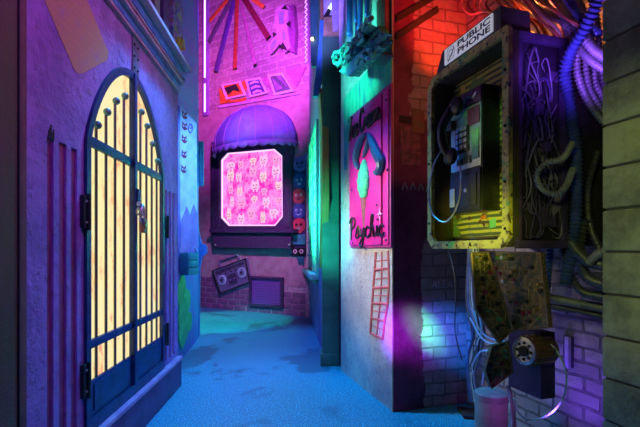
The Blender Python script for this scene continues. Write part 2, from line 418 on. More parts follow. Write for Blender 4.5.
# blue wavy cutout at the wall end
fr = Frame(0, 7.75, 1, .0)
P0 = [(190, 92), (196.5, 96), (197, 140), (197.5, 200), (199, 232), (202, 243), (207, 246), (207, 253), (202.5, 257), (200, 270), (199.5, 338.5), (192, 338.5)]
pts = ppoly(fr, P0); x0 = pts[-1][0]
o = MB().slab([[(a - x0, c) for a, c in pts]], -.03, .03).build('blue_cutout', m_blue, loc=fr.world(x0, 0, 0), rot=fr.a)
tag(o, 'tall blue wavy edged cutout standing at the end of the blue wall', 'cutout')
# grid screen set flat against the cutout's front, not hung
fr2 = Frame(0, 7.68, 1, 0)
x0, z0 = fr2.loc(192, 186); x1, z1 = fr2.loc(203.5, 142)
z0, z1 = z0, z1
gs = thing('grid_screen', 'small teal gridded screen fixed on the blue wavy cutout', 'screen', fr2, x0, 0)
b = MB(); b.box(0, x1 - x0, 0, .02, z0, z1); b.build('screen_panel', mk('screen_blue', (.05, .3, .5), (.03, .2, .42)), gs)
for k in range(5):
    b = MB(); xx = (x1 - x0) * k / 4; b.box(xx - .008, xx + .008, -.012, 0, z0, z1); b.build('upright_rod', m_teal, gs)
for k in range(7):
    b = MB(); zz = z0 + (z1 - z0) * k / 6; b.box(0, x1 - x0, -.02, -.012, zz - .008, zz + .008); b.build('cross_rod', m_teal, gs)

# ---- back wall
def bmask(q, X, Z, nz):
    t1 = q.ramp(q.math('ADD', q.math('MULTIPLY', Z, .5), q.math('MULTIPLY', nz, .9)), 3.17, 3.2)
    t2 = q.ramp(q.math('ADD', q.math('MULTIPLY', Z, -1.0), q.math('MULTIPLY', nz, 1.6)), .09, .12)
    return q.math('MAXIMUM', t1, t2)
m_back = brick_mat('back_brick', (.50, .33, .42), (.40, .22, .30), (.56, .40, .52), (.34, .18, .32), (.66, .56, .64), bmask, .5, .17, .018)
w = MB(); w.box(-7.0, 1.0, 0, .25, 0, TOP); struct('wall_back', w, m_back, B)
xl = B.loc(305.5, 250, -.03)[0]
# lower bricks as relief
q = N('painted_brick'); q.out(q.mix(q.ramp(q.noise(7), .4, .65), (.26, .12, .24), (.18, .09, .20)), .7); q.bump(q.noise(30), .4, .01)
m_pb = q.m
b = MB(); random.seed(3)
xa, xb_ = B.loc(201, 300)[0], B.loc(306, 300)[0]
rows = 7; rh = .145
for r in range(rows):
    x = xa + (-.2 if r % 2 else 0)
    while x < xb_:
        xc = x + .2; tpx = (xc - xa) / (xb_ - xa)
        lim = 4.6 if tpx < .25 else (3.2 if .3 < tpx < .7 else 5.8 - 8 * abs(tpx - .72) if tpx < .8 else 4.4 - 10 * (tpx - .8))
        if tpx < .12: lim = 5.2
        if r < lim + random.uniform(-.5, .5) and x + .38 < xb_ + .2 and x > xa - .25:
            b.mi = 1; b.box(max(x, xa) - .006, min(x + .4, xb_) + .008, -.012, -.0012, max(.001, r * rh - .004), r * rh + rh + .004); b.mi = 0
            b.box(max(x, xa) + .008, min(x + .4, xb_) - .008, -.022, -.0015, r * rh + .01, r * rh + rh - .008, .006)
        x += .41
o = b.build('brick_course', [m_pb, mk('pale_mortar', (.62, .42, .55))], loc=B.world(0, 0, 0), rot=B.a); o.name = 'wall_back_brickwork'; o['kind'] = 'structure'

# LED strips
def emis(name, col, st):
    q = N(name); q.out((.02, .02, .02), .4); q.set(q.b.inputs['Emission Color'], col); q.b.inputs['Emission Strength'].default_value = st; return q.m
m_led = emis('pink_led', (1, .35, .95), 3.5)
x0, z0 = B.loc(205, 112, -.06)
ls = thing('led_strip', 'pink LED strip running up the left edge of the brick back wall', 'light strip', B, x0, z0, 0)
b = MB(); b.box(-.10, .10, -.06, -.001, -.1, TOP - z0 - .1, .004); b.build('backing_board', m_violet, ls)
b = MB(); b.box(-.022, .022, -.075, -.06, 0, .78); b.build('strip', m_led, ls)
b = MB(); b.box(-.022, .022, -.075, -.06, .95, TOP - z0 - .2); b.build('strip', m_led, ls)
x0, z0 = B.loc(305.5, 62, -.05)
ls = thing('led_strip', 'dimmer scalloped pink LED strip up the right edge of the back wall', 'light strip', B, x0, z0, 0)
b = MB(); pts = []
for k in range(40): pts.append((.03 * (1 if k % 2 else -1), -.03 - .0, k * .06))
b.tube(pts, .012, 6, 3); b.build('strip', emis('pink_led_dim', (.9, .35, 1), 1.6), ls)
b = MB(); b.box(-.06, .08, -.015, -.001, -.02, 2.5); b.build('backing_board', m_violet, ls)

# radiating wooden sticks
sm = {'orange': mk('orange_stick', (.80, .20, .03)), 'grey': mk('grey_stick', (.13, .12, .20)), 'violet': mk('violet_stick', (.11, .05, .34)), 'red': mk('red_stick', (.50, .08, .04)), 'pink': mk('pink_stick', (.5, .18, .42)), 'maroon': mk('maroon_stick', (.20, .015, .05))}
for k, (px, py, mm, wd, lb) in enumerate(((209.5, 21, 'orange', .05, 'orange stick pointing lower left, highest on the left side'), (209, 42, 'grey', .075, 'grey stick pointing lower left between the orange and violet ones'), (216, 71, 'violet', .08, 'violet stick hanging lower left, longest of the fan'), (235, 68, 'red', .06, 'red stick hanging almost straight down in the fan'), (255, 64, 'pink', .045, 'thin pink stick leaning right in the middle of the fan'), (268, 37, 'maroon', .075, 'maroon stick pointing lower right towards the boxy kite'), (263.5, 7, 'orange', .05, 'short orange stick pointing right at top of the fan'))):
    d_ = -.10 - .028 * k; wd *= 1.9
    ex, ez = B.loc(px, py, d_); sx, sz = B.loc(237.5, -12, d_)
    v = Vector((ex - sx, 0, ez - sz)); ln = v.length
    b = MB(); b.box(-wd / 2, wd / 2, -.012, .012, 0, -ln, .004)
    o = b.build('painted_stick', sm[mm]); a = math.atan2(v.x, -v.z)
    o.location = B.world(sx, d_, sz); o.rotation_euler = (0, -a, B.a)
    tag(o, lb, 'stick', 'painted sticks fanned out on the brick wall')
sx, sz = B.loc(237.5, -13, -.1)
b = MB(); b.lathe([(.16, 0), (.16, .04), (.06, .05), (.06, .38)], 20, Matrix.Rotation(-PI / 2, 4, 'X') @ Matrix.Rotation(PI, 4, 'Y'))
bm_ = Matrix.Rotation(PI / 2, 4, 'X')
o = b.build('stick_hub', m_dark, loc=B.world(sx, -.0, sz + .1), rot=B.a); tag(o, 'dark round hub holding the fan of sticks at top of brick wall', 'hub')

# boxy kite
x0, z0 = B.loc(281, 28, -.12)
kt = thing('box_kite', 'lavender box kite shaped figure with black triangles on brick wall', 'kite', B, x0, z0, -.02)
def kp(l, d=-.2): return [(a - x0, c - z0) for a, c in [B.loc(p, y_, d) for p, y_ in l]]
m_kl = mk('kite_lavender', (.62, .38, .75), (.5, .3, .66), 6)
b = MB(); b.slab([kp([(275, 10), (283, 4), (289, 7), (287, 28), (290, 47), (284, 52), (279, 42), (274, 49), (270, 53), (268.5, 47), (272, 40), (277, 32), (274, 26)])], -.18, -.12); b.build('kite_front', m_kl, kt)
b = MB(); b.slab([kp([(286, 5), (292, 3), (294, 30), (293, 52), (288, 50), (286, 28)])], -.12, .019); b.build('kite_side', mk('kite_side', (.30, .08, .36)), kt)
for l in ([(281, 9), (285, 5), (289, 10)], [(286, 24), (290, 21), (290, 28)], [(273, 32), (277, 34), (273, 38)], [(279, 48), (283, 42), (288, 51)]):
    b = MB(); b.slab([kp(l)], -.186, -.179); b.build('black_triangle', m_blackm, kt)
for l in ([(279, 12), (284, 12), (284, 24), (279, 24)], [(274, 40), (277, 38), (276, 46), (271, 51), (270, 46)], [(283, 28), (286, 36), (284, 42), (282, 36)]):
    b = MB(); b.slab([kp(l)], -.186, -.179); b.build('blue_inset', mk('inset_blue', (.3, .35, .8)), kt)

# strip of picture cards
x0, z0 = B.loc(258, 90, -.05)
def cp(l, d=-.06): return [(a - x0, c - z0) for a, c in [B.loc(p, y_, d) for p, y_ in l]]
cs = thing('card_rail', 'tilted rail of pink and orange triangles under three picture cards', 'rail', B, x0, z0, 0)
b = MB(); b.slab([cp([(218, 108), (218, 105.5), (298, 92), (299, 94)])], -.05, -.001); b.build('rail', m_kl, cs)
for l, mm in (([(219, 88), (232, 102), (220, 104)], 'orange'), ([(236, 83), (248, 80), (245, 92)], 'orange'), ([(285, 70), (306, 67), (296, 87)], 'pink'), ([(226, 102), (246, 97), (243, 102)], 'orange'), ([(262, 80), (270, 74), (272, 92)], 'pink')):
    b = MB(); b.slab([cp(l, -.04)], -.04, -.001); b.build('triangle', sm[mm], cs)
for k, l in enumerate(([(220.5, 84.5), (240, 81), (246, 95), (226, 99.5)], [(245, 79.5), (260, 77), (267.5, 93), (249.5, 97.5)], [(267, 74.5), (282, 72.5), (294, 91), (274, 95.5)])):
    cx_ = sum(p[0] for p in l) / 4; cy_ = sum(p[1] for p in l) / 4
    x0, z0 = B.loc(cx_, cy_, -.06)
    c_ = thing('picture_card', ['framed card with a dark swirl, leftmost of the three tilted cards', 'framed card with stacked waves, middle of the three tilted cards', 'framed card with a purple cone, rightmost of the three tilted cards'][k], 'card', B, x0, z0, 0, 'picture cards above the awning')
    inn = [(cx_ + (p[0] - cx_) * .78, cy_ + (p[1] - cy_) * .78) for p in l]
    b = MB(); b.slab([cp(l, -.08), cp(inn, -.08)], -.08, -.041); b.build('card_frame', mk('card_white', (.85, .7, .85)), c_)
    b = MB(); b.slab([cp(inn, -.06)], -.06, -.041); b.build('card_back', [sm['orange'], sm['violet'], sm['grey']][k], c_)
    if k == 0: shs = [[(224, 88), (236, 84), (240, 92), (233, 90), (228, 95)]]
    elif k == 1: shs = [[(249 + 1.5 * j, 83 + 4.5 * j), (254 + 1.5 * j, 80.5 + 4.5 * j), (258 + 1.5 * j, 81 + 4.5 * j), (259 + 1.5 * j, 83 + 4.5 * j), (254.5 + 1.5 * j, 82.8 + 4.5 * j), (250 + 1.5 * j, 85 + 4.5 * j)] for j in range(3)]
    else: shs = [[(272, 78), (283, 88), (276, 91)], [(276, 76), (281, 76), (287, 87)]]
    for s_ in shs:
        b = MB(); b.slab([cp(s_, -.07)], -.07, -.058); b.build('card_picture', [m_blackm, mk('card_white', (.85, .7, .85)), m_violet][k], c_)
    c_.rotation_euler = (0, 0, B.a)

# window box with lit panel
m_frame = mk('frame_purple', (.07, .045, .13), (.05, .03, .10), 8, .5)
x0, z0 = B.loc(252.5, 228, -.15)
wb = thing('lit_display_window', 'dark purple framed window glowing pink under the awning', 'window', B, x0, z0, 0)
def wp(l, d=-.12): return [(a - x0, c - z0) for a, c in [B.loc(p, y_, d) for p, y_ in l]]
OCT = [(228, 153), (275, 149), (283, 156), (283.5, 217), (276, 226), (229, 226), (221.5, 218), (221.5, 160)]
b = MB(); b.slab([wp([(212.5, 142), (292, 142), (292, 229), (212.5, 229)]), wp(OCT)], -.16, -.001); b.build('frame', m_frame, wb)
for l in ([(216, 146), (219, 146), (219, 227), (216, 227)], [(286, 146), (289, 146), (289, 227), (286, 227)]):
    b = MB(); b.slab([wp(l, -.19)], -.19, -.15); b.build('frame_rib', m_dark, wb)
q = N('pink_lit_panel'); n1 = q.ramp(q.noise(2.5, 4), .40, .60); n2 = q.ramp(q.noise(11, 5), .48, .56)
c = q.mix(n1, (1.0, .22, .75), (.85, .02, .50)); c = q.mix(q.math('MULTIPLY', n2, .35), c, (1.0, .50, .88))
q.out((.02, .02, .02), .3); q.set(q.b.inputs['Emission Color'], c); q.b.inputs['Emission Strength'].default_value = 1.15
b = MB(); b.slab([wp([(221, 148), (284, 148), (284, 227), (221, 227)], -.05)], -.06, -.02); lp = b.build('lit_panel', q.m, wb)
oct_in = wp(OCT, -.12); cx_ = sum(p[0] for p in oct_in) / 8; cz_ = sum(p[1] for p in oct_in) / 8
o8 = [(cx_ + (a - cx_) * .995, cz_ + (c - cz_) * .995) for a, c in oct_in]; i8 = [(cx_ + (a - cx_) * .960, cz_ + (c - cz_) * .968) for a, c in oct_in]
b = MB(); b.slab([o8, i8], -.13, -.10); b.build('glowing_edge', emis('edge_led', (1, .50, .95), 1.7), wb)
m_s = [emis('sticker_a', (1, .55, .90), 1.0), emis('sticker_b', (1, .38, .80), 1.0), emis('sticker_c', (1, .62, .75), 1.0), emis('sticker_d', (.9, .12, .5), .9)]
m_eye = emis('sticker_ink', (.35, .0, .16), .8)
random.seed(11)
grid = [(231, 165), (241, 163), (253, 160), (264, 162), (276, 160), (230, 175), (240, 178), (252, 172), (263, 176), (276, 172), (230, 190), (241, 191), (254, 186), (265, 189), (277, 186), (231, 203), (243, 203), (255, 200), (267, 202), (278, 199), (230, 215), (240, 217), (252, 214), (264, 216), (275, 212)]
for k, (px, py) in enumerate(grid):
    px += random.uniform(-1.5, 1.5); py += random.uniform(-2, 2)
    cx_, cz_ = wp([(px, py)], -.07)[0]; r = random.uniform(.085, .125); n = 16; ty = random.randint(0, 4)
    b = MB()
    pw_ = (.5, 1, .7, 1, .45)[ty]; sx_, sz_ = ((1, .85), (1.1, 1.0), (.8, 1.15), (1.2, .75), (.95, 1))[ty]
    b.slab([[(cx_ + sx_ * r * math.copysign(abs(math.cos(2 * PI * (i + .5) / n)) ** pw_, math.cos(2 * PI * (i + .5) / n)), cz_ + sz_ * r * math.copysign(abs(math.sin(2 * PI * (i + .5) / n)) ** pw_, math.sin(2 * PI * (i + .5) / n))) for i in range(n)]], -.072, -.061)
    for sx in (-1, 1):
        if ty in (0, 4): b.slab([[(cx_ + sx * r * .9, cz_ + r * .4), (cx_ + sx * r * .75, cz_ + r * 1.35), (cx_ + sx * r * .2, cz_ + r * .7)]], -.0715, -.061)
        elif ty == 1: b.disc(cx_ + sx * r * .7, cz_ + r * .9, r * .38, -.0715, -.061, 10)
        elif ty == 2: b.slab([[(cx_ + sx * r * .15, cz_ + r), (cx_ + sx * r * .25, cz_ + r * 1.8), (cx_ + sx * r * .6, cz_ + r * 1.7), (cx_ + sx * r * .55, cz_ + r * .8)]], -.0715, -.061)
        b.box(cx_ + sx * r * .45 - r * .18, cx_ + sx * r * .45 + r * .18, -.071, -.061, cz_ - r * 1.35, cz_ - r * .6)
    b.mi = 1
    for sx in (-1, 1): b.disc(cx_ + sx * r * .42, cz_ + r * .1, r * .15, -.076, -.071, 8)
    b.box(cx_ - r * .14, cx_ + r * .14, -.076, -.071, cz_ - r * .22, cz_ - r * .12)
    b.mi = 2; b.slab([[(cx_ - r * .5, cz_ - r * .5), (cx_ + r * .5, cz_ - r * .4), (cx_ + r * .45, cz_ - r * .62), (cx_ - r * .4, cz_ - r * .72)]], -.075, -.071)
    b.build('printed_figure', [m_s[k % 3], m_eye, m_s[3]], lp)
# sill
b = MB(); b.slab([wp([(209, 229), (293, 229), (293, 232.5), (209, 232.5)], -.3)], -.3, -.001); b.build('sill', m_frame, wb)
b = MB(); b.slab([wp([(212, 232.6), (291, 232.6), (290, 248.6), (213.5, 247)], -.2)], -.2, -.001); sb = b.build('apron', m_dark, wb)
for px in (215, 289):
    xx, zz = wp([(px, 245)], -.21)[0]; b = MB(); b.ball((xx, -.205, zz), .03); b.build('bolt', m_silver, sb)

# awning: quarter dome with scalloped valance
x0, z0 = B.loc(249.5, 146, -.35)
aw = thing('awning', 'purple domed fabric awning with scalloped edge over the pink window', 'awning', B, x0, z0, -.165)
hw = (B.loc(293, 146, -.2)[0] - B.loc(213, 146, -.2)[0]) / 2; hh = B.loc(254, 108, -.2)[1] - z0 + .04; dep = .62
m_aw = mk('awning_fabric', (.17, .15, .60), (.14, .12, .52), 4, .8, bump=.2, bscale=90)
b = MB(); NU, NV = 32, 12; gridv = []
for i in range(NU + 1):
    a = PI * i / NU; row = []
    for j in range(NV + 1):
        e = PI / 2 * j / NV; pleat = 1 - .012 * abs(math.sin(a * 4))
        row.append(b.bm.verts.new((-hw * math.cos(a) * math.cos(e) * pleat, -dep * math.sin(a) * math.cos(e) * pleat, hh * math.sin(e) ** .9)))
    gridv.append(row)
for i in range(NU):
    for j in range(NV): b._f([gridv[i][j], gridv[i + 1][j], gridv[i + 1][j + 1], gridv[i][j + 1]])
bmesh.ops.remove_doubles(b.bm, verts=b.bm.verts, dist=.0005)
can = b.build('canopy', m_aw, aw, smooth=60)
sd_ = can.modifiers.new('t', 'SOLIDIFY'); sd_.thickness = .012
b = MB(); top = []; bot = []; n = 140
for i in range(n + 1):
    a = PI * i / n; x = -hw * 1.004 * math.cos(a); y = -dep * 1.004 * math.sin(a)
    top.append(b.bm.verts.new((x, y, .01))); bot.append(b.bm.verts.new((x, y, -.10 - .05 * abs(math.sin(a * 14)))))
for i in range(n): b._f([top[i], top[i + 1], bot[i + 1], bot[i]])
va = b.build('valance', mk('valance_fabric', (.22, .18, .60), (.17, .14, .52), 6, .8), aw, smooth=60)
sd_ = va.modifiers.new('t', 'SOLIDIFY'); sd_.thickness = .012
for i in range(1, 8):
    a = PI * i / 8; pts = [(-hw * 1.006 * math.cos(a) * math.cos(e), -dep * 1.006 * math.sin(a) * math.cos(e), hh * math.sin(e) ** .9 + .004) for e in [PI / 2 * j / 10 for j in range(11)]]
    b = MB(); b.tube(pts, .008, 6, 2); b.build('seam', m_violet, aw)

# round faces totem at right of the window
disc_l = [((300, 164), 'purple', 'pale purple disc with cat ears and smirk, topmost of the five'), ((299.5, 181), 'blue', 'blue disc with pale snout, second from the top'), ((299, 196), 'red', 'red disc with white eyes, middle of the five'), ((299, 211), 'blue', 'blue disc with a pale crescent, second from the bottom'), ((299, 225.5), 'red', 'red disc with grey mouth, lowest of the five')]
dm = {'purple': mk('disc_purple', (.35, .22, .65)), 'blue': mk('disc_blue', (.05, .09, .42)), 'red': mk('disc_red', (.62, .07, .12))}
xa, za = B.loc(292.5, 251); xb_, zb = B.loc(306, 157)
bp = MB(); bp.box(0, xb_ - xa, -.02, -.001, 0, zb - za, .004)
o = bp.build('backing_board', mk('totem_back', (.08, .03, .16)), loc=B.world(xa, 0, za), rot=B.a); tag(o, 'dark narrow board behind the column of round faces', 'board')
for k, ((px, py), cc, lb) in enumerate(disc_l):
    x0, z0 = B.loc(px, py, -.04)
    t = thing('round_face', lb, 'disc', B, x0, z0, -.021, 'round faces beside the lit window')
    b = MB(); b.disc(0, 0, .185, -.035, -.0, 28)
    if k == 0:
        for sx in (-1, 1): b.slab([[(sx * .17, .06), (sx * .16, .22), (sx * .05, .16)]], -.035, 0)
    b.build('disc', dm[cc], t)
    for sx in (-1, 1):
        b = MB(); b.disc(sx * .065, .02, .035, -.044, -.034, 10); e = b.build('eye', [m_dark, m_lblue, m_white, m_lblue, m_blackm][k], t)
        b = MB(); b.disc(sx * .06, .015, .014, -.05, -.043, 8); b.build('pupil', m_blackm, e)
    b = MB()
    if k in (0, 3): b.tube([(-.08, -.04, -.06), (0, -.04, -.095), (.08, -.04, -.05)], .012, 6)
    else: b.disc(0, -.07, .06, -.045, -.034, 12, rz=.035)
    b.build('mouth', [m_dark, m_lblue, m_maroon, m_lblue, mk('mouth_grey', (.3, .3, .35))][k], t)
x0, z0 = B.loc(298.5, 239.5, -.04)
o = MB().box(-.16, .20, -.05, -.0, -.12, .12, .01).build('teal_block', m_teal, loc=B.world(x0, -.021, z0), rot=B.a); tag(o, 'small teal block mounted under the round faces', 'block')
x0, z0 = B.loc(298.5, 248.5, -.04)
cz = thing('cassette_face', 'small black cassette like box with two round eyes under teal block', 'box', B, x0, z0 - .06, -.0)
b = MB(); b.box(-.17, .20, -.07, -.001, -.1, .08, .01); b.build('box_body', m_black, cz)
for sx in (-1, 1):
    b = MB(); b.disc(.015 + sx * .09, -.01, .055, -.08, -.069, 14); e = b.build('reel', m_white, cz)
    b = MB(); b.disc(.015 + sx * .09, -.01, .03, -.086, -.079, 10); b.build('reel_centre', m_maroon, e)
b = MB(); b.slab([[(-.06, -.13), (.15, -.13), (.14, -.36), (.05, -.28), (-.0, -.33)]], -.04, -.001); b.build('bracket', mk('deep_teal', (.02, .2, .24)), cz)

# boombox
x0, z0 = B.loc(231, 276, -.08)
bx = thing('boombox', 'tilted dark purple boombox cutout with pale blue speakers on lower wall', 'boombox', B, x0, z0, 0)
def bp_(l, d=-.08): return [(a - x0, c - z0) for a, c in [B.loc(p, y_, d) for p, y_ in l]]
m_bb = mk('boombox_purple', (.20, .15, .32), (.15, .11, .25), 6)
Q = [(212, 270.5), (246, 258), (250.5, 282), (220, 294)]
b = MB(); b.slab([bp_(Q)], -.08, -.001); bd = b.build('boombox_body', m_bb, bx)
cx_, cy_ = 232, 276.2; inn = [(cx_ + (p[0] - cx_) * .93, cy_ + (p[1] - cy_) * .92) for p in Q]
b = MB(); b.slab([bp_(Q), bp_(inn)], -.1, -.079); b.build('trim', m_blackm, bx)
def uv(u, v):
    t_ = (Q[0][0] + (Q[1][0] - Q[0][0]) * u, Q[0][1] + (Q[1][1] - Q[0][1]) * u); l_ = (Q[3][0] + (Q[2][0] - Q[3][0]) * u, Q[3][1] + (Q[2][1] - Q[3][1]) * u)
    return (t_[0] + (l_[0] - t_[0]) * v, t_[1] + (l_[1] - t_[1]) * v)
for px, py in ((222.5, 280), (242.2, 272.5)):
    xx, zz = bp_([(px, py)])[0]
    b = MB(); b.disc(xx, zz, .135, -.105, -.079, 24); s_ = b.build('speaker', mk('speaker_ring', (.55, .6, .85)), bx)
    b = MB(); b.disc(xx, zz, .095, -.112, -.104, 20); b.build('speaker_cone', mk('cone_blue', (.2, .25, .5)), s_)
    b = MB(); b.disc(xx, zz, .04, -.12, -.111, 16); b.build('dust_cap', m_blackm, s_)
b = MB(); b.slab([bp_([uv(.38, .42), uv(.62, .42), uv(.62, .82), uv(.38, .82)])], -.1, -.079); dk = b.build('tape_deck', m_dark, bx)
for u in (.44, .56):
    xx, zz = bp_([uv(u, .62)])[0]; b = MB(); b.disc(xx, zz, .022, -.106, -.099, 10); b.build('spool', m_lav, dk)
b = MB(); b.slab([bp_([uv(.08, .1), uv(.92, .1), uv(.92, .22), uv(.08, .22)])], -.09, -.079); tu = b.build('tuner', m_dark, bx)
for u in (.2, .35, .5, .65, .8):
    xx, zz = bp_([uv(u, .3)])[0]; b = MB(); b.box(xx - .03, xx + .03, -.095, -.079, zz - .018, zz + .018, .003); b.build('button', m_blackm, bx)
hp = [bp_([p], -.08)[0] for p in ((219.5, 268), (218.5, 261.5), (236.5, 255), (238.5, 261))]
b = MB(); b.tube([(a, -.04, c) for a, c in hp], .03, 8, 0); b.build('handle', m_bb, bx)
# vent
x0, z0 = B.loc(266, 292, -.07)
vt = thing('wall_vent', 'dark framed violet mesh vent on the lower brick wall', 'vent', B, x0, z0, 0)
Q2 = [(249.5, 276), (283, 277.5), (283, 307.5), (248.8, 305.7)]
pts = [(a - x0, c - z0) for a, c in ppoly(B, Q2, -.07)]
mx = sum(p[0] for p in pts) / 4; mz = sum(p[1] for p in pts) / 4
inn = [(mx + (a - mx) * .86, mz + (c - mz) * .84) for a, c in pts]
b = MB(); b.slab([pts, inn], -.09, -.024); b.build('frame', m_dark, vt)
q = N('violet_mesh'); vo = q.n('TexVoronoi', {'Vector': q.co, 'Scale': 15.0, 'Randomness': 0.0}); q.out(q.mix(q.ramp(vo.outputs['Distance'], .25, .45), (.03, .02, .10), (.24, .10, .46)), .5); q.bump(vo.outputs['Distance'], .8, .01)
b = MB(); b.slab([inn], -.05, -.024); b.build('mesh_panel', q.m, vt)

# ---- wall with the green window (right, middle)
q = N('blue_purple_wall'); X, Y, Z = q.xyz()
c = q.mix(q.ramp(q.noise(1.6, 5), .42, .6), (.30, .30, .50), (.22, .16, .42)); q.out(c, .7); q.bump(q.noise(16, 6), .4, .015)
w = MB(); w.box(-9.86, -5.9, 0, .25, 0, TOP); struct('wall_right_far', w, q.m, M)
gx0, gz0 = M.loc(306.5, 268); gx1, gz1 = M.loc(318.5, 95)
gwx = (gx0 + gx1) / 2
gw = thing('green_lit_window', 'tall pale window glowing green with projecting sill on right far wall', 'window', M, gwx, gz0)
hw = (gx1 - gx0) / 2; hh = 2.75
m_pw = mk('pale_window', (.7, .85, .75), (.55, .75, .65), 7, .5)
b = MB(); b.box(-hw, hw, -.02, -.001, .05, hh, .0); b.build('pane', m_pw, gw)
for z_ in [.05 + i * (hh - .05) / 9 for i in range(10)]:
    b = MB(); b.box(-hw, hw, -.04, -.02, z_ - .014, z_ + .014, .004); b.build('rail', m_teal, gw)
for i in range(5):
    xx = -hw + 2 * hw * i / 4; b = MB(); b.box(xx - .022, xx + .022, -.05, -.02, .05, hh, .004); b.build('upright', m_pw, gw)
b = MB(); b.box(-hw - .12, hw + .1, -.16, -.001, -.05, .05, .012); b.build('sill', m_pw, gw)
b = MB(); b.box(-hw - .06, hw + .05, -.11, -.001, -.12, -.05, .01); b.box(-hw + .0, -hw + .3, -.08, -.001, -.26, -.12, .01); b.build('sill_moulding', mk('green_moulding', (.2, .5, .3)), gw)
# curved gold jamb between window and column
jp = [(317, 88), (319.5, 89), (321.5, 130), (322, 200), (320, 268), (318.5, 268), (319.6, 200), (319, 130)]
pts = ppoly(M, jp, -.1); x0, z0 = pts[4]
o = MB().slab([[(a - x0, c - z0) for a, c in pts]], -.09, -.001).build('gold_jamb', mk('gold_brown', (.40, .26, .08), (.28, .2, .06), 5), loc=M.world(x0, 0, z0), rot=M.a); tag(o, 'gold brown curved jamb board between green window and dark column', 'board')
# stars/white patch on wall
# dark green column
cxw = Vector((.155, 5.98))
cf = Frame(.03, 5.80, 1, 0.0)
cl = thing('square_column', 'dark green square column with brown cap beside the ice cream wall', 'column', cf, .12, 0, .12)
m_cg = mk('dark_green_column', (.05, .17, .13), (.03, .11, .09), 3, .6)
b = MB(); b.box(-.12, .112, -.12, .12, 0, 4.55, .008); b.build('shaft', m_cg, cl)
b = MB(); b.box(-.145, .113, -.145, .13, 0, .17, .01); b.build('plinth', m_cg, cl)
b = MB(); b.box(-.10, .114, -.16, .12, 4.555, 4.80, .01); b.build('cap', mk('cap_brown', (.40, .24, .17), (.28, .16, .12)), cl)
b = MB(); b.box(-.10, .10, -.10, .12, 4.805, TOP - .01, .01); b.build('upper_shaft', m_lav, cl)
# slanted blue board, brown plank, dark teal board etc
def board(name, fr, l, d0, d1, mat, label, cat='board'):
    pts = ppoly(fr, l, d0); x0 = pts[0][0]; z0 = min(p[1] for p in pts)
    o = MB().slab([[(a - x0, c - z0) for a, c in pts]], 0, d1 - d0).build(name, mat, loc=fr.world(x0, d0, z0), rot=fr.a); return tag(o, label, cat)
BF = Frame(0, 6.1, 1, .0)
board('teal_board', BF, [(310, -8), (318, -8), (317.5, 66), (311, 66)], .3, .36, mk('slate_teal', (.04, .16, .24)), 'dark slate teal board hanging right of the pink scalloped light strip')
board('blue_beam', BF, [(320, 20), (331, 21), (328, 55), (318, 96), (313, 96), (318, 53)], -.02, .08, mk('beam_blue', (.06, .25, .65), (.04, .18, .5)), 'bright blue slanting beam beside the column cap', 'beam')
board('brown_plank', BF, [(320, -8), (327, -8), (326, 19.5), (320.5, 19)], 0, .08, mk('plank_redbrown', (.38, .14, .12)), 'short red brown plank above the blue slanting beam', 'plank')
board('lavender_plank', BF, [(331, -6), (341, -6), (338, 30), (333, 30)], -.5, -.46, m_lav, 'upright lavender plank above the column cap', 'plank')
bb = thing('rod_light', 'thin black rod with a white glowing tip near the column top', 'lamp', BF, *BF.loc(323.5, 19, -.3), -.3)
e0 = BF.loc(334, 2, -.3); s0 = BF.loc(323.5, 19, -.3); dx, dz = e0[0] - s0[0], e0[1] - s0[1]
b = MB(); b.tube([(0, 0, 0), (dx, 0, dz)], .022, 8, 0); b.build('rod', m_blackm, bb)
b = MB(); b.tube([(dx * .55, -.01, dz * .55), (dx, -.01, dz)], .026, 8, 0); b.build('glowing_tip', emis('tip', (.45, .75, 1), 3.0), bb)
o = MB().ball((0, 0, 0), .025).build('fairy_bulb', emis('bulb', (1, .6, .25), 8), loc=BF.wpx(312.2, 39, .25)); tag(o, 'tiny warm bulb on the dark slate teal board', 'bulb')

# ---- sign wall
q = N('worn_plaster'); X, Y, Z = q.xyz()
n1 = q.ramp(q.noise(2.0, 6, rough=.7), .4, .62); n2 = q.ramp(q.noise(16, 8), .55, .7)
c = q.mix(n1, (.50, .46, .44), (.36, .33, .36)); c = q.mix(q.math('MULTIPLY', n2, .7), c, (.22, .17, .19))
q.out(c, .8); q.bump(q.math('ADD', q.noise(20, 8), q.math('MULTIPLY', n2, -.4)), .8, .02); m_plaster = q.m
xs = R.loc(341, 250)[0]; xe = -4.148 * 1.04694
w = MB(); w.box(xs, xe - .205, 0, .22, 0, TOP); w.box(xs, xe, -.001, .006, 0, TOP - .002); struct('wall_right', w, m_plaster, R)
w = MB(); w.box(-.012, .003, -.01, .0, 0, TOP - .01); 
o = w.build('corner_bead', mk('bead', (.55, .5, .3), (.4, .3, .2), 5), loc=R.world(xe, 0, 0), rot=R.a); tag(o, 'pale metal corner strip on the edge of the plaster wall', 'corner strip')
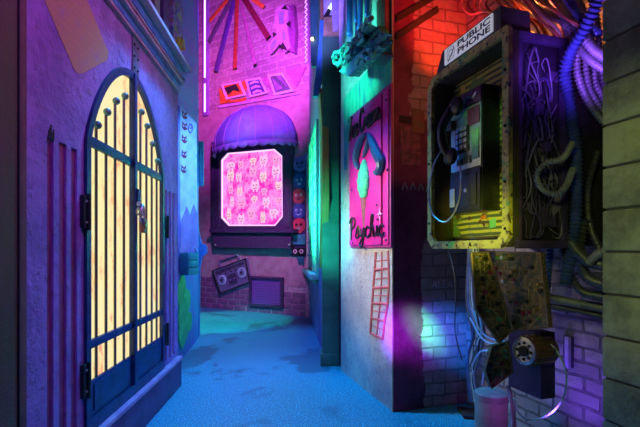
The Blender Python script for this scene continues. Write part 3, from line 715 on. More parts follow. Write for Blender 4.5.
# painted teal patch behind sign
q = N('brushed_teal'); X, Y, Z = q.xyz()
v = q.n('CombineXYZ', {0: q.math('MULTIPLY', X, 7.0), 1: 0.0, 2: q.math('ADD', q.math('MULTIPLY', Z, 1.3), q.math('MULTIPLY', X, 2.5))}).outputs[0]
nn = q.noise(1.6, 5, co=v); cr = q.n('ValToRGB', {0: nn}); e = cr.color_ramp
e.elements[0].position = .36; e.elements[0].color = (.03, .14, .30, 1); e.elements[1].position = .66; e.elements[1].color = (.15, .48, .45, 1)
z = e.elements.new(.5); z.color = (.02, .42, .28, 1)
q.out(cr.outputs[0], .6)
pts = ppoly(R, [(343, 100), (392.2, 40), (392.2, 250), (383, 249), (372, 249), (343.5, 249)], 0); x0, z0 = pts[0]
b = MB(); b.slab([[(a - x0, c - z0) for a, c in ppoly(R, [(344, 99), (391.8, 42), (391.8, 84), (350, 117), (347, 170), (344, 170)])]], -.004, -.0005)
o = b.build('brushed_paint', q.m, loc=R.world(x0, 0, z0), rot=R.a); tag(o, 'streaky teal and green brushed paint behind top of ice cream sign', 'paint patch')
# ice cream sign
x0, z0 = R.loc(349.5, 248, -.04)
sg = thing('ice_cream_sign', 'hot pink Ice Cream sign with green cone on the plaster wall', 'sign', R, x0, z0, 0)
def sp(l, d=-.05): return [(a - x0, c - z0) for a, c in [R.loc(p, y_, d) for p, y_ in l]]
x1 = R.loc(390, 248, -.04)[0] - x0
m_pink = mk('hot_pink', (.80, .02, .32), (.62, .015, .30), 4, .5, bump=.05)
m_pink2 = mk('dark_pink', (.45, .03, .25), (.3, .03, .18), 4, .5)
hz = 1.62
b = MB(); b.box(0, x1, -.03, -.005, 0, hz, .004); b.build('backboard', m_pink2, sg)
b = MB(); b.box(.02, x1 * .83, -.05, -.03, .03, hz - .05, .004); b.build('face_panel', m_pink, sg)
b = MB(); b.box(x1 * .86, x1 * .97, -.045, -.03, .03, hz - .05, .004); b.build('side_panel', m_pink, sg)
GL = {
 'I': (1.1, [[(.0, 1.7), (.5, 1.95), (1, 1.85)], [(.6, 1.9), (.5, 1), (.35, .1), (-.1, .1)]]),
 'c': (.85, [[(.7, .8), (.4, 1), (.1, .6), (.2, .1), (.55, .05), (.85, .35)]]),
 'e': (.85, [[(.1, .45), (.6, .65), (.55, 1), (.25, .95), (.1, .5), (.25, .05), (.6, .08), (.9, .4)]]),
 'C': (1.2, [[(1, 1.5), (.75, 1.95), (.25, 1.6), (.05, .8), (.3, .1), (.8, .1), (1.15, .5)]]),
 'r': (.75, [[(.05, .3), (.25, 1), (.3, .8), (.6, .9), (.5, .3), (.8, .2)]]),
 'a': (.95, [[(.7, .85), (.35, 1), (.05, .5), (.25, .05), (.6, .35), (.75, .95), (.7, .2), (1, .3)]]),
 'm': (1.4, [[(.05, .1), (.15, 1), (.2, .3), (.45, 1), (.6, .7), (.6, .1), (.65, .5), (.95, 1), (1.1, .6), (1.15, .1), (1.5, .35)]]),
 'P': (1.25, [[(.3, -.1), (.4, 1), (.5, 1.9)], [(.0, 1.5), (.5, 2.0), (1.1, 1.8), (1.05, 1.2), (.4, .9)]]),
 's': (.9, [[(.0, .2), (.55, 1.15), (.65, .5), (.5, .02), (.1, .1)], [(.5, .05), (.9, .3)]]),
 'y': (.95, [[(.05, .9), (.2, .2), (.55, .3), (.7, .95)], [(.7, .95), (.6, -.2), (.35, -.85), (.0, -.5), (.5, .0), (1, .3)]]),
 'h': (.95, [[(.1, .3), (.5, 1.7), (.3, 1.9), (.15, .9), (.1, .05)], [(.12, .4), (.45, 1), (.6, .6), (.6, .1), (.95, .3)]]),
 'i': (.5, [[(.1, .3), (.25, .95), (.25, .15), (.5, .3)], [(.3, 1.4), (.34, 1.5)]]),
 ' ': (.45, [])}
def script(text, parent, xa, xb, zb, hgt, y, r, mat, name, slope=0.0):
    tot = sum(GL[c][0] for c in text); k = (xb - xa) / tot; x = xa
    for c in text:
        wd, st = GL[c]
        if st:
            b = MB()
            for s_ in st: b.tube([(x + p[0] * k, y, zb + slope * (x - xa) + p[1] * hgt / 2) for p in s_], r, 6, 5)
            b.build(name, mat, parent)
        x += wd * k
script('Ice Cream', sg, .03, x1 * .84, 1.31, .27, -.062, .013, m_black, 'letter', .0)
script('Psychic', sg, .05, x1 * .92, .11, .25, -.062, .010, m_black, 'letter')
m_hair = mk('deep_teal_hair', (.03, .12, .22), (.02, .07, .16), 6, .4)
def fat(pts, r, d, name, mat, tap): 
    b = MB(); b.tube([(a, d, c) for a, c in sp(pts, d)], r, 8, 6, taper=tap); return b.build(name, mat, sg)
tp = lambda t: .25 + 1.1 * math.sin(PI * min(1, t * .95 + .03)) ** .8
fat([(365, 134), (361, 140), (357.5, 150), (356, 161), (358, 169)], .040, -.075, 'plume', m_hair, tp)
fat([(368, 134), (372, 143), (376, 153), (381, 163), (378, 172), (374, 172)], .040, -.075, 'plume', m_hair, tp)
fat([(369, 134), (367, 146), (363, 158)], .022, -.07, 'plume', m_hair, tp)
m_ice = mk('mint_ice', (.08, .85, .40), (.04, .6, .32), 12, .5, bump=.9, bscale=30, bd=.03)
cxs = sp([(364.5, 178)])[0]
b = MB(); top = sp([(365, 160)])[0][1]; botz = sp([(364, 198)])[0][1]; hcl = top - botz
prof = []
for i in range(17):
    t = i / 16; prof.append((.145 * (math.sin(PI * (.08 + .84 * t)) ** .7) * (1 + .07 * math.sin(t * 30)) * (.72 + .42 * (1 - t)), botz + hcl * t))
b.lathe(prof, 20, Matrix.Translation((cxs[0], -.055, 0)) @ Matrix.Diagonal((1, .45, 1, 1))); b.build('ice_cream', m_ice, sg)
cb = sp([(363, 228)])[0]
b = MB(); b.lathe([(.012, cb[1]), (.075, botz + .02)], 14, Matrix.Translation((cxs[0] - .02, -.05, 0)) @ Matrix.Diagonal((1, .45, 1, 1))); b.build('cone', mk('cone_brown', (.30, .10, .12), (.2, .07, .1), 20), sg)
for px, py in ((353, 243), (386, 240), (353, 128), (386, 100), (387, 170), (352, 190), (377, 205), (380, 215)):
    xx, zz = sp([(px, py)])[0]; b = MB(); b.ball((xx, -.05, zz), .014, seg=8); b.build('screw', m_dark, sg)
xx, zz = sp([(380, 214)])[0]
b = MB(); b.slab([[(xx, zz + .09), (xx + .012, zz + .012), (xx + .06, zz), (xx + .012, zz - .012), (xx, zz - .09), (xx - .012, zz - .012), (xx - .06, zz), (xx - .012, zz + .012)]], -.056, -.05); b.build('sparkle', mk('pale_pink', (.95, .5, .8)), sg)
# red chain graffiti
m_red = mk('red_marker', (.62, .13, .14), (.5, .1, .12), 6)
b = MB(); P = []
colp = [((376, 252), (388, 251)), ((375, 270), (389, 268)), ((373.5, 288), (389, 287)), ((372.5, 303), (388, 304)), ((371.5, 318), (385, 321)), ((370.5, 333), (383, 339))]
def r3(p, d=-.004): a, c = R.loc(*p, d); return (a, d, c)
for (a, c), (a2, c2) in zip(colp, colp[1:]):
    mid1 = ((a[0] + c[0]) / 2, (a[1] + c[1]) / 2); mid2 = ((a2[0] + c2[0]) / 2, (a2[1] + c2[1]) / 2)
    b.tube([r3(a), r3(a2)], .017, 6, 0); b.tube([r3(c), r3(c2)], .014, 6, 0); b.tube([r3(a2), r3(c2)], .014, 6, 0); b.tube([r3(mid1), r3(mid2)], .010, 6, 0)
    b.tube([r3(((a[0] + a2[0]) / 2 + 1, (a[1] + a2[1]) / 2)), r3(((c[0] + c2[0]) / 2, (c[1] + c2[1]) / 2))], .006, 6, 0)
o = b.build('red_graffiti', m_red, loc=R.world(0, 0, 0), rot=R.a); tag(o, 'red ladder of drawn squares on the plaster wall below the sign', 'graffiti')
# turquoise ornament above
x0, z0 = R.loc(360, 50, -.3)
om = thing('ornament_bracket', 'turquoise machine-like sculpted ornament jutting out above the ice cream sign', 'ornament', R, x0, z0, 0)
def op(l, d=-.3): return [(a - x0, c - z0) for a, c in [R.loc(p, y_, d) for p, y_ in l]]
m_condb2 = mk('ornament_blue', (.05, .08, .3))
m_or = mk('turquoise_metal', (.08, .55, .42), (.01, .06, .14), 14, .4, .2, bump=.8, lo=.46, hi=.58)
b = MB(); b.slab([op([(342, 64), (378, 26), (385, 40), (352, 76), (343, 74)])], -.30, -.22); b.build('ledge', m_or, om)
b = MB(); b.slab([op([(346, 62), (371, 24), (377, 27), (352, 66)])], -.38, -.30); b.build('upper_plate', mk('blue_green_metal', (.10, .6, .55), (.02, .10, .22), 12, .4, .2, lo=.46, hi=.56), om)
b = MB(); b.slab([op([(344, 72), (384, 38), (386, 43), (354, 77)])], -.36, -.31); b.build('lower_rim', m_teal, om)
b = MB(); b.slab([op([(350, 62), (372, 38), (372, 36), (349, 60)])], -.39, -.33); b.build('slot', m_blackm, om)
for l in ([(333, 58), (336, 52), (342, 54), (341, 62), (335, 63), (334, 57), (339, 57)], [(338, 66), (343, 58), (350, 56), (352, 50)], [(344, 60), (341, 52), (346, 44), (352, 46), (350, 52)], [(362, 58), (366, 50), (373, 52), (370, 59), (364, 57)], [(356, 64), (360, 56), (366, 58), (362, 65)], [(366, 24), (360, 30), (364, 38), (358, 44)], [(354, 40), (362, 34), (366, 22), (372, 18)]):
    b = MB(); b.tube([(a, -.38, c) for a, c in op(l, -.38)], .022, 7, 6); b.build('scroll', m_or, om)
for l in ([(378, 32), (388, 34), (380, 44)], [(374, 40), (383, 48), (372, 48)], [(350, 44), (354, 38), (358, 48)]):
    b = MB(); b.slab([op(l, -.35)], -.36, -.31); b.build('spike', m_or, om)
for j_ in range(7):
    l0 = (345 + 5.2 * j_, 68 - 5.3 * j_); b = MB(); b.slab([op([l0, (l0[0] + 2.2, l0[1] - 2.2), (l0[0] + 5, l0[1] + 2.5), (l0[0] + 3, l0[1] + 5)], -.31)], -.325, -.30); b.build('rib_plate', [m_blackm, m_green, m_condb2][j_ % 3], om)
b = MB(); b.slab([op([(354, 60), (362, 48), (366, 52), (358, 62)], -.3)], -.22, -.001); b.build('wall_mount', m_dark, om)
board('brown_box', R, [(376.5, 2), (385, -4), (385, 36), (377, 38)], -.07, -.001, m_wood, 'brown upright box on the wall above the turquoise ornament', 'box')
for k, (pp, r) in enumerate((([(349.5, -8), (349.6, 33)], .035), ([(361, -8), (360, 28)], .03), ([(355, -8), (356, 20)], .022), ([(368, -8), (367, 14)], .025))):
    b = MB(); pts = [R.wpx(p[0], p[1], -.12) for p in pp]; base = pts[0]
    b.tube([p - base for p in pts], r, 10, 0); b.ball(pts[1] - base, r * 1.25)
    o = b.build('blue_pipe', mk('pipe_blue', (.06, .10, .5), (.04, .06, .35), 6, .35), loc=base)
    tag(o, ['longest blue pipe hanging near the column', 'second longest blue pipe, right of the longest one', 'thin short blue pipe between the two long ones', 'shortest blue pipe beside the brown upright box'][k], 'pipe', 'blue pipes hanging above the ornament')
for k in range(3):
    b = MB(); pts = [R.wpx(342 + 5 * k, -6, -.05), R.wpx(338 + 5 * k, 36, -.05)]
    o = MB().slab([ppoly(R, [(341 + 8 * k, -6), (346 + 8 * k, -8), (345 + 8 * k, 60), (341 + 8 * k, 62)], 0)], -.03, -.002).build('wall_board', m_lav, loc=R.world(0, 0, 0), rot=R.a)
    tag(o, ['lavender upright board on the plaster wall nearest the column', 'lavender upright board in the middle behind the blue pipes', 'lavender upright board furthest from the column behind pipes'][k], 'board', 'lavender boards behind the blue pipes')

# ---- alcove walls
def amask(q, X, Z, nz):
    low = q.math('MULTIPLY', q.ramp(q.math('ADD', X, q.math('MULTIPLY', nz, .3)), .48, .50), q.ramp(q.math('ADD', Z, q.math('MULTIPLY', nz, .5)), 1.95, 1.9))
    up = q.math('MULTIPLY', q.ramp(q.math('ADD', X, q.math('MULTIPLY', nz, .5)), .42, .45), q.ramp(q.math('ADD', Z, q.math('MULTIPLY', nz, .4)), 3.1, 3.15))
    return q.math('MAXIMUM', low, up)
m_al = brick_mat('alcove_brick', (.20, .035, .085), (.12, .02, .05), (.42, .32, .32), (.30, .20, .22), (.17, .13, .14), amask, .30, .12, .010, bstr=1.0)
w = MB(); w.box(.0065, 1.06, 0, .2, 0, TOP); struct('wall_alcove_side', w, m_al, A)
m_al2 = brick_mat('alcove_back_brick', (.3, .25, .32), (.2, .16, .22), (.36, .30, .34), (.20, .16, .2), (.08, .07, .09), lambda q, X, Z, nz: 1.0, .27, .11, .012, bstr=1.0)
w = MB(); w.box(-4.7, -.5, 0, .2, 0, TOP); struct('wall_alcove_back', w, m_al2, AB)
# ALEX scratched in brick
cu = bpy.data.curves.new('t', 'FONT'); cu.body = 'ALEX'; cu.size = .13; cu.extrude = .002; cu.offset = .001
o = bpy.data.objects.new('t', cu); COL.objects.link(o)
def text_mesh(body, size, name, mat, ext=.002, off=0.0):
    cu = bpy.data.curves.new('t', 'FONT'); cu.body = body; cu.size = size; cu.extrude = ext; cu.offset = off; cu.align_x = 'LEFT'
    o = bpy.data.objects.new('t', cu); COL.objects.link(o); dg = bpy.context.evaluated_depsgraph_get()
    me = bpy.data.meshes.new_from_object(o.evaluated_get(dg)); bpy.data.objects.remove(o); bpy.data.curves.remove(cu)
    me.transform(Matrix.Rotation(PI / 2, 4, 'X')); me.materials.clear(); me.materials.append(mat)
    n = bpy.data.objects.new(name, me); COL.objects.link(n); return n
bpy.data.objects.remove(o)
o = text_mesh('ALEX', .11, 'chalk_name', mk('pale_scratch', (.55, .5, .6)), .002, -.0015)
x0, z0 = A.loc(431, 288); o.location = A.world(x0, -.004, z0); o.rotation_euler = (0, 0, A.a); tag(o, 'scratched name ALEX on the brick low beside the phone box', 'graffiti')
# posters on the dark middle of the side wall
for k, (l, mm, lb) in enumerate((([(399, 115), (411, 117), (411, 124), (399, 122)], m_blackm, 'small black label poster, top left of the dark posters'), ([(400, 126), (420, 128), (420, 166), (400, 165)], mk('dark_print', (.10, .04, .06), (.25, .08, .1), 14), 'dark printed poster below the black label'), ([(412, 108), (424, 111), (424, 134), (412, 132)], mk('olive_print', (.12, .10, .04), (.2, .07, .06), 18), 'olive and red sticker right of the black label'))):
    pts = ppoly(A, l); x0, z0 = pts[3]
    o = MB().slab([[(a - x0, c - z0) for a, c in pts]], -.006 - .002 * k, -.001).build('wall_poster', mm, loc=A.world(x0, 0, z0), rot=A.a); tag(o, lb, 'poster', 'posters beside the phone box')
b = MB()
for k in range(4):
    b.tube([(.02 + .09 * k, 0, 0), (.05 + .09 * k, 0, .07), (.08 + .09 * k, 0, .01)], .008, 5)
x0, z0 = A.loc(400, 190); o = b.build('scrawl', mk('grey_chalk', (.3, .25, .28)), loc=A.world(x0, -.006, z0), rot=A.a); tag(o, 'faint grey zigzag scrawl under the dark posters', 'graffiti')
# diagonal cast-shadow stripes, laid on the wall as thin dark slabs
for k, (l, lb) in enumerate((([(395.5, 16), (429, -3), (440, -3), (395.5, 23)], 'upper diagonal shadow stripe painted dark on the red lit wall'), ([(395.5, 34), (437, 7), (438, 13), (395.5, 41)], 'lower diagonal shadow stripe painted dark on the red lit wall'))):
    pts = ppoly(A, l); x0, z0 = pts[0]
    o = MB().slab([[(a - x0, c - z0) for a, c in pts]], -.02, -.001).build('shadow_stripe', mk('olive_shadow', (.035, .05, .02)), loc=A.world(x0, 0, z0), rot=A.a); tag(o, lb, 'slat', 'diagonal shadow stripes on the alcove wall')  # category says slat, but these slabs stand in for cast shadow

# ---- block pillar
q = N('rough_block'); n1 = q.ramp(q.noise(3, 7, rough=.7), .4, .62)
q.out(q.mix(n1, (.42, .42, .24), (.20, .20, .12)), .85); q.bump(q.noise(24, 9, rough=.7), .9, .02)
pxe = R.loc(602, 250)[0]; b = MB(); zz = H - (42.5 - HY) / F * (2.007 + 0) / ((602 - CX) / F + .31)
step = .2035; random.seed(5)
k0 = -int(zz / step) - 1
b.mi = 1; b.box(pxe + .012, -.9, .012, .85, 0, TOP); b.mi = 0
k = 0; z_ = zz + step * 9
while z_ > 0:
    x = pxe; odd = k % 2; lw = .2 if odd else .40
    z0_ = max(0.002, z_ - step + .004)
    while x < -.95:
        b.box(x, min(x + lw, -.9) - .006, 0, .05, z0_, z_ - .007, .010); x += lw; lw = .4
    b.box(pxe, pxe + .05, .051, .45, z0_, z_ - .004, .006); b.box(pxe, pxe + .05, .456, .85, z0_, z_ - .004, .006)
    z_ -= step; k += 1
z_ = zz + step * 9
b.box(pxe, -.9, 0, .85, z_ + .004, TOP - .001)
struct('wall_right_pillar', b, [q.m, mk('mortar_dark', (.06, .055, .05))], R)

# ================================================================== PAY PHONE
PF = Frame(1.90, 0, .31, -1)
cl_, cz_t = PF.loc(427.5, 79); cr_, cz_tr = PF.loc(508.5, 25); zb_ = (PF.loc(427.5, 248)[1] + PF.loc(508.5, 249.5)[1]) / 2
zt_ = (cz_t + cz_tr) / 2; W_ = cr_ - cl_; HT = zt_ - zb_
print('cabinet', W_, HT, zb_, zt_, cz_t, cz_tr)
def hz_mat():
    q = N('hazard_paint'); X, Y, Z = q.xyz()
    st = q.math('FRACT', q.math('MULTIPLY', q.math('ADD', Z, q.math('MULTIPLY', q.noise(3, 3), .02)), 24.0))
    stripe = q.ramp(st, .48, .54)
    c = q.mix(stripe, (.62, .52, .10), (.10, .12, .06))
    c = q.mix(q.ramp(q.noise(7, 6), .52, .58), c, (.16, .30, .08)); c = q.mix(q.ramp(q.noise(13, 6), .58, .64), c, (.12, .05, .03))
    q.out(c, .55); q.bump(q.noise(26, 6), .4, .008); return q.m
m_haz = hz_mat()
q = N('rusty_yellow'); a_ = q.ramp(q.noise(9, 8, rough=.7), .46, .60); b2 = q.ramp(q.noise(22, 8), .55, .62); c3 = q.ramp(q.noise(5, 5), .55, .62)
c = q.mix(a_, (.60, .48, .12), (.36, .20, .06)); c = q.mix(c3, c, (.12, .34, .12)); c = q.mix(b2, c, (.07, .04, .03))
q.out(c, .55); q.bump(q.noise(26, 8), .6, .01); m_rust = q.m
m_box = mk('cabinet_side', (.12, .07, .20), (.07, .05, .12), 8, .45, .3)
pc = thing('payphone_cabinet', 'battered yellow and black open cabinet holding the pay phone', 'cabinet', PF, cl_, zb_)
rw = .055; ch = .07
outer = [(ch, 0), (W_ - ch, 0), (W_, ch), (W_, HT - .02), (W_ - .02, HT), (ch, HT), (0, HT - ch), (0, ch)]
inner = [(rw + .04, rw), (W_ - rw - .04, rw), (W_ - rw, rw + .05), (W_ - rw, HT - rw), (rw + .04, HT - rw), (rw, HT - rw - .05), (rw, rw + .05)]
b = MB(); b.slab([outer, inner], 0, .03); rim = b.build('front_rim', m_rust, pc)
D1 = .20; D2 = .47
inner2 = [(a + (-.012 if a > W_ / 2 else .012) * -1, c) for a, c in inner]
o2 = [(W_ / 2 + (a - W_ / 2) * .985, HT / 2 + (c - HT / 2) * .985) for a, c in outer]
DS = .085
b = MB(); b.slab([o2, inner], .031, DS); b.slab([[(min(a, W_ - .076), c) for a, c in o2], [(min(a, W_ - .09), c) for a, c in inner]], DS + .0005, D1); b.build('casing', [mk('casing_dark', (.10, .06, .045), (.05, .05, .02), 4, .6)], pc)
b = MB(); b.slab([[(min(W_ - .078, W_ / 2 + (a - W_ / 2) * 1.02), HT / 2 + (c - HT / 2) * 1.02) for a, c in inner]], D1 + .001, D1 + .02); b.build('back_panel', m_haz, pc)
b = MB(); b.box(.03, W_ - .08, D1 + .021, .98, .02, HT - .05, .005); b.build('rear_housing', m_blackm, pc)
# side frame
for (y0, y1, z0_, z1_) in ((DS, D2, 0, .05), (DS, D2, HT - .07, HT - .02), (D2 - .04, D2, .05, HT - .07), (DS, DS + .03, .05, HT - .07)):
    b = MB(); b.box(W_ - .05, W_ - .012, y0 + .001, y1, z0_, z1_, .005); b.build('side_rail', m_box, pc)
b = MB(); b.box(W_ - .075, W_ - .07, DS + .01, D2 + .02, .02, HT - .03); b.build('side_panel', mk('side_dark', (.03, .02, .05)), pc)
# rivets
for (xx, zz_) in ((W_ - .027, .12), (W_ - .027, HT * .3), (W_ - .027, HT * .55), (W_ - .027, HT * .8), (.027, .2), (.027, HT * .5), (.027, HT * .8), (W_ * .3, .027), (W_ * .6, .027)):
    b = MB(); b.ball((xx, -.001, zz_), .010, seg=8); b.build('rivet', m_blackm, rim)
# sheet stickers on back panel
for l, mm in (([(461, 86), (465.5, 84.5), (465.5, 91), (461, 92)], mk('amber', (.8, .5, .1))), ([(481, 216), (486, 215), (486, 219), (481, 220)], mk('orange_stick', (.7, .3, .1))), ([(490, 220), (496, 218), (496, 227), (490, 228)], mk('green_sticker', (.2, .6, .3)))):
    pts = [(a - cl_, c - zb_) for a, c in ppoly(PF, l, D1)]
    b = MB(); b.slab([pts], D1 - .004, D1); b.build('sticker', mm, pc)
for k in range(2):
    b = MB(); b.box(W_ * .60, W_ * .88, D1 - .012, D1, .88 * HT - .09 - k * .07, .88 * HT - .065 - k * .07, .002); b.build('batten', mk('orange_rust', (.40, .2, .06), (.3, .12, .05)), pc)
# wires on the side
random.seed(21)
m_w = [mk('wire_violet', (.10, .07, .24), rough=.4), mk('wire_black', (.03, .02, .04), rough=.4), mk('wire_grey', (.20, .18, .28), rough=.4)]
for k in range(46):
    y = random.uniform(DS + .04, D2 - .04); z = random.uniform(.35, HT - .1); pts = [(W_ - .06, y, z)]
    for j in range(random.randint(3, 7)):
        y = min(D2 - .03, max(DS + .03, y + random.uniform(-.07, .07))); z = min(HT - .08, max(.07, z + random.uniform(-.20, .06))); pts.append((W_ - .05 + random.uniform(-.012, .035), y, z))
    b = MB(); b.tube(pts, random.choice((.0025, .004, .0055)), 6, 6); b.build('wire', m_w[k % 3], pc)
for k, (fy, fz, sx, sz) in enumerate(((.35, .10, .10, .12), (.27, .62, .07, .10), (.38, .78, .08, .07), (.33, .45, .06, .06))):
    b = MB(); b.box(W_ - .069, W_ - .035, fy - sx / 2, fy + sx / 2, fz * HT, fz * HT + sz, .004); b.build('junction_box', m_box, pc)
fr_ = .36
b = MB(); b.slab([[(0, .0), (.06, .05), (.1, -.03), (.03, -.10)]], -.002, .002, Matrix.Translation((W_ - .03, .34, .30)) @ Matrix.Rotation(PI / 2, 4, 'Z')); b.build('paper_tag', mk('tag_paper', (.3, .22, .3)), pc)

# header sign box
hx0, hz0_ = PF.loc(434, 78, .02); 
hl = PF.loc(441, 60, -.0)[0]; hr = PF.loc(498, 20, 0)[0]
htop = PF.loc(497, 8.5, 0)[1]
hd = thing('phone_sign', 'white PUBLIC PHONE sign box on top of the pay phone cabinet', 'sign', PF, hl, zt_ + .002)
hh = htop - zt_; hw_ = hr - hl
b = MB(); b.slab([[(-.06, 0), (hw_ + .03, 0), (hw_ + .02, hh), (.02, hh)]], .0, .22); b.build('sign_housing', mk('housing_dark', (.09, .06, .07), (.06, .07, .05), 8, .5), hd)
fa = [(a - hl, c - zt_) for a, c in ppoly(PF, [(444, 66), (444.6, 49.5), (492.4, 13.8), (491.6, 31.8)], -.012)]
fx0 = (fa[0][0] + fa[1][0]) / 2; fx1 = (fa[2][0] + fa[3][0]) / 2; fz0 = (fa[0][1] + fa[3][1]) / 2; fz1 = (fa[1][1] + fa[2][1]) / 2
print('face', fx0, fx1, fz0, fz1)
b = MB(); b.box(fx0, fx1, -.012, -.0005, fz0, fz1, .003); b.build('sign_face', mk('sign_white', (.85, .85, .88), (.75, .75, .8), 20, .4, bump=.02, emit=(.8, .8, .95), es=.38), hd)
fh = fz1 - fz0; fw = fx1 - fx0
m_ink = mk('sign_ink', (.02, .025, .07), rough=.5, bump=0)
for k, t_ in enumerate(('PUBLIC', 'PHONE')):
    o = text_mesh(t_, fh * .49, 'lettering', m_ink, .001, .0012); o.parent = hd
    wtx = max(v.co.x for v in o.data.vertices); sc_ = fw * .66 / wtx if k == 0 else fw * .66 / wtx
    o.data.transform(Matrix.Diagonal((sc_, 1, 1, 1))); o.location = (fx0 + fw * .31, -.014, fz0 + fh * (.55 if k == 0 else .10))
b = MB(); R_ = fh * .36; n = 24
b.slab([[(R_ * 1.1 * (abs(math.cos(2 * PI * i / n)) ** .5) * (1 if math.cos(2 * PI * i / n) >= 0 else -1), R_ * 1.1 * (abs(math.sin(2 * PI * i / n)) ** .5) * (1 if math.sin(2 * PI * i / n) >= 0 else -1)) for i in range(n)], [(R_ * (abs(math.cos(2 * PI * i / n)) ** .5) * (1 if math.cos(2 * PI * i / n) >= 0 else -1), R_ * (abs(math.sin(2 * PI * i / n)) ** .5) * (1 if math.sin(2 * PI * i / n) >= 0 else -1)) for i in range(n)]], -.002, 0)
b.slab([[(R_ * .62 * math.cos(2 * PI * i / n), R_ * .62 * math.sin(2 * PI * i / n)) for i in range(n)], [(R_ * .5 * math.cos(2 * PI * i / n), R_ * .5 * math.sin(2 * PI * i / n)) for i in range(n)]], -.002, 0)
b.tube([(-.03, -.001, -.05), (.02, -.001, .0), (.04, -.001, .03)], .004, 5, 0)
b.build('round_emblem', mk('emblem_grey', (.45, .45, .5), bump=0), hd, loc=(fx0 + fw * .155, -.012, (fz0 + fz1) / 2))

# phone
bd0 = .055     # front of the phone behind cabinet plane
xl_, _ = PF.loc(450.5, 150, bd0); xr_, _ = PF.loc(482.3, 150, bd0)
ztp = (PF.loc(450.5, 100, bd0)[1] + PF.loc(482.3, 83.5, bd0)[1]) / 2; zbt = (PF.loc(450.5, 214, bd0)[1] + PF.loc(482.3, 211, bd0)[1]) / 2
ph = thing('pay_phone', 'black pay phone with silver keypad mounted inside the yellow cabinet', 'telephone', PF, xl_, zbt, bd0)
pw, phh = xr_ - xl_, ztp - zbt
print('phone', pw, phh)
m_fp = mk('phone_faceplate', (.50, .55, .52), (.35, .38, .36), 14, .28, .6, bump=.05)
b = MB(); b.box(0, pw, .004, D1 - bd0, 0, phh, .012); b.build('phone_body', m_black, ph)
zl = phh * .36
b = MB(); b.box(.01, pw - .01, -.012, .004, .01, zl - .012, .008); low = b.build('coin_vault', m_black, ph)
b = MB(); b.box(pw * .24, pw - .04, -.02, -.012, .04, zl - .04, .006); vd = b.build('vault_door', mk('vault_black', (.02, .022, .02), rough=.3), low)
b = MB(); b.lathe([(.014, 0), (.014, .008)], 14, Matrix.Translation((pw * .58, -.02, zl * .5)) @ Matrix.Rotation(PI / 2, 4, 'X')); b.build('keyhole', m_silver, vd)
b = MB(); b.box(.014, pw * .2, -.017, -.012, .05, zl * .6, .002); stk = b.build('sticker', mk('lilac_sticker', (.45, .45, .65)), low)
b = MB(); b.box(.01, pw - .01, -.004, .004, zl, phh * .865, .004); fp = b.build('faceplate', m_fp, ph)
b = MB(); b.box(.01, pw - .01, -.004, .004, phh * .875, phh - .01, .004); hdr = b.build('header_plate', mk('header_maroon', (.13, .03, .10), (.09, .02, .07), 10, .35), ph)
b = MB(); b.tube([(pw * .45, -.006, phh * .91), (pw * .6, -.006, phh * .945), (pw * .75, -.006, phh * .92), (pw * .85, -.006, phh * .95)], .008, 6); b.build('emblem', m_silver, hdr)
b = MB(); b.box(.03, pw * .55, -.012, -.004, phh * .80, phh * .845, .003); b.build('instruction_card', mk('card_green', (.2, .5, .4)), fp)
b = MB(); b.box(pw * .60, pw * .95, -.012, -.004, phh * .70, phh * .84, .004); b.build('coin_slot', mk('slot_maroon', (.2, .04, .09), rough=.3), fp)
b = MB(); b.box(pw * .22, pw * .64, -.016, -.004, phh * .50, phh * .72, .006); kp_ = b.build('keypad', m_black, fp)
for r in range(4):
    for c in range(3):
        b = MB(); xx = pw * .285 + c * pw * .12; zz_ = phh * .533 + r * phh * .05
        b.box(xx - .006, xx + pw * .075, -.024, -.016, zz_ - .002, zz_ + .028, .004); b.build('key', m_silver, kp_)
for k in range(4):
    b = MB(); b.box(pw * (.25 + .13 * k), pw * (.25 + .13 * k) + pw * .07, -.010, -.004, phh * .40, phh * .46, .003); b.build('card_slot', mk('slot_dark', (.03, .08, .06)), fp)
b = MB(); b.box(pw * .72, pw * .93, -.012, -.004, phh * .42, phh * .66, .003); b.build('notice', mk('notice_green', (.3, .5, .3)), fp)
b = MB(); b.box(.005, pw * .20, -.045, -.004, phh * .72, phh * .80, .008); b.build('hook_cradle', m_black, ph)
# handset
hs = thing('handset', 'black telephone handset hanging on its hook over the keypad', 'handset', PF, xl_ + pw * .24, zbt + phh * .46, bd0 - .075)
b = MB(); b.tube([(0, -.0, .03), (-.02, -.035, .12), (-.012, -.04, .24), (.05, -.0, .36)], .034, 12, 8); b.build('grip', m_black, hs)
b = MB(); b.lathe([(.055, 0), (.064, .014), (.06, .04), (.03, .058)], 20, Matrix.Translation((.01, .03, .02)) @ Matrix.Rotation(PI / 2, 4, 'X')); mp = b.build('mouthpiece', m_black, hs)
b = MB(); b.lathe([(.055, 0), (.064, .014), (.06, .04), (.03, .058)], 20, Matrix.Translation((.08, .03, .36)) @ Matrix.Rotation(PI / 2, 4, 'X')); b.build('earpiece', m_black, hs)
# cord
def pfp(px, py, d): return PF.wpx(px, py, d)
cpts = [pfp(452, 153, .0), pfp(448, 147, -.03), pfp(441, 151, -.06), pfp(433, 168, -.08), pfp(429, 195, -.08), pfp(433, 214, -.08), pfp(443, 222, -.07), pfp(452, 216, -.05), pfp(459, 200, -.02), pfp(461, 180, .0), pfp(460, 165, .03), pfp(459, 160, .05)]
b = MB(); b.tube([p - cpts[0] for p in cpts], .0065, 8, 8, corr=.012, amp=.12); o = b.build('armoured_cord', m_silver, loc=cpts[0]); tag(o, 'silver armoured handset cord looping down out of the cabinet', 'cord')

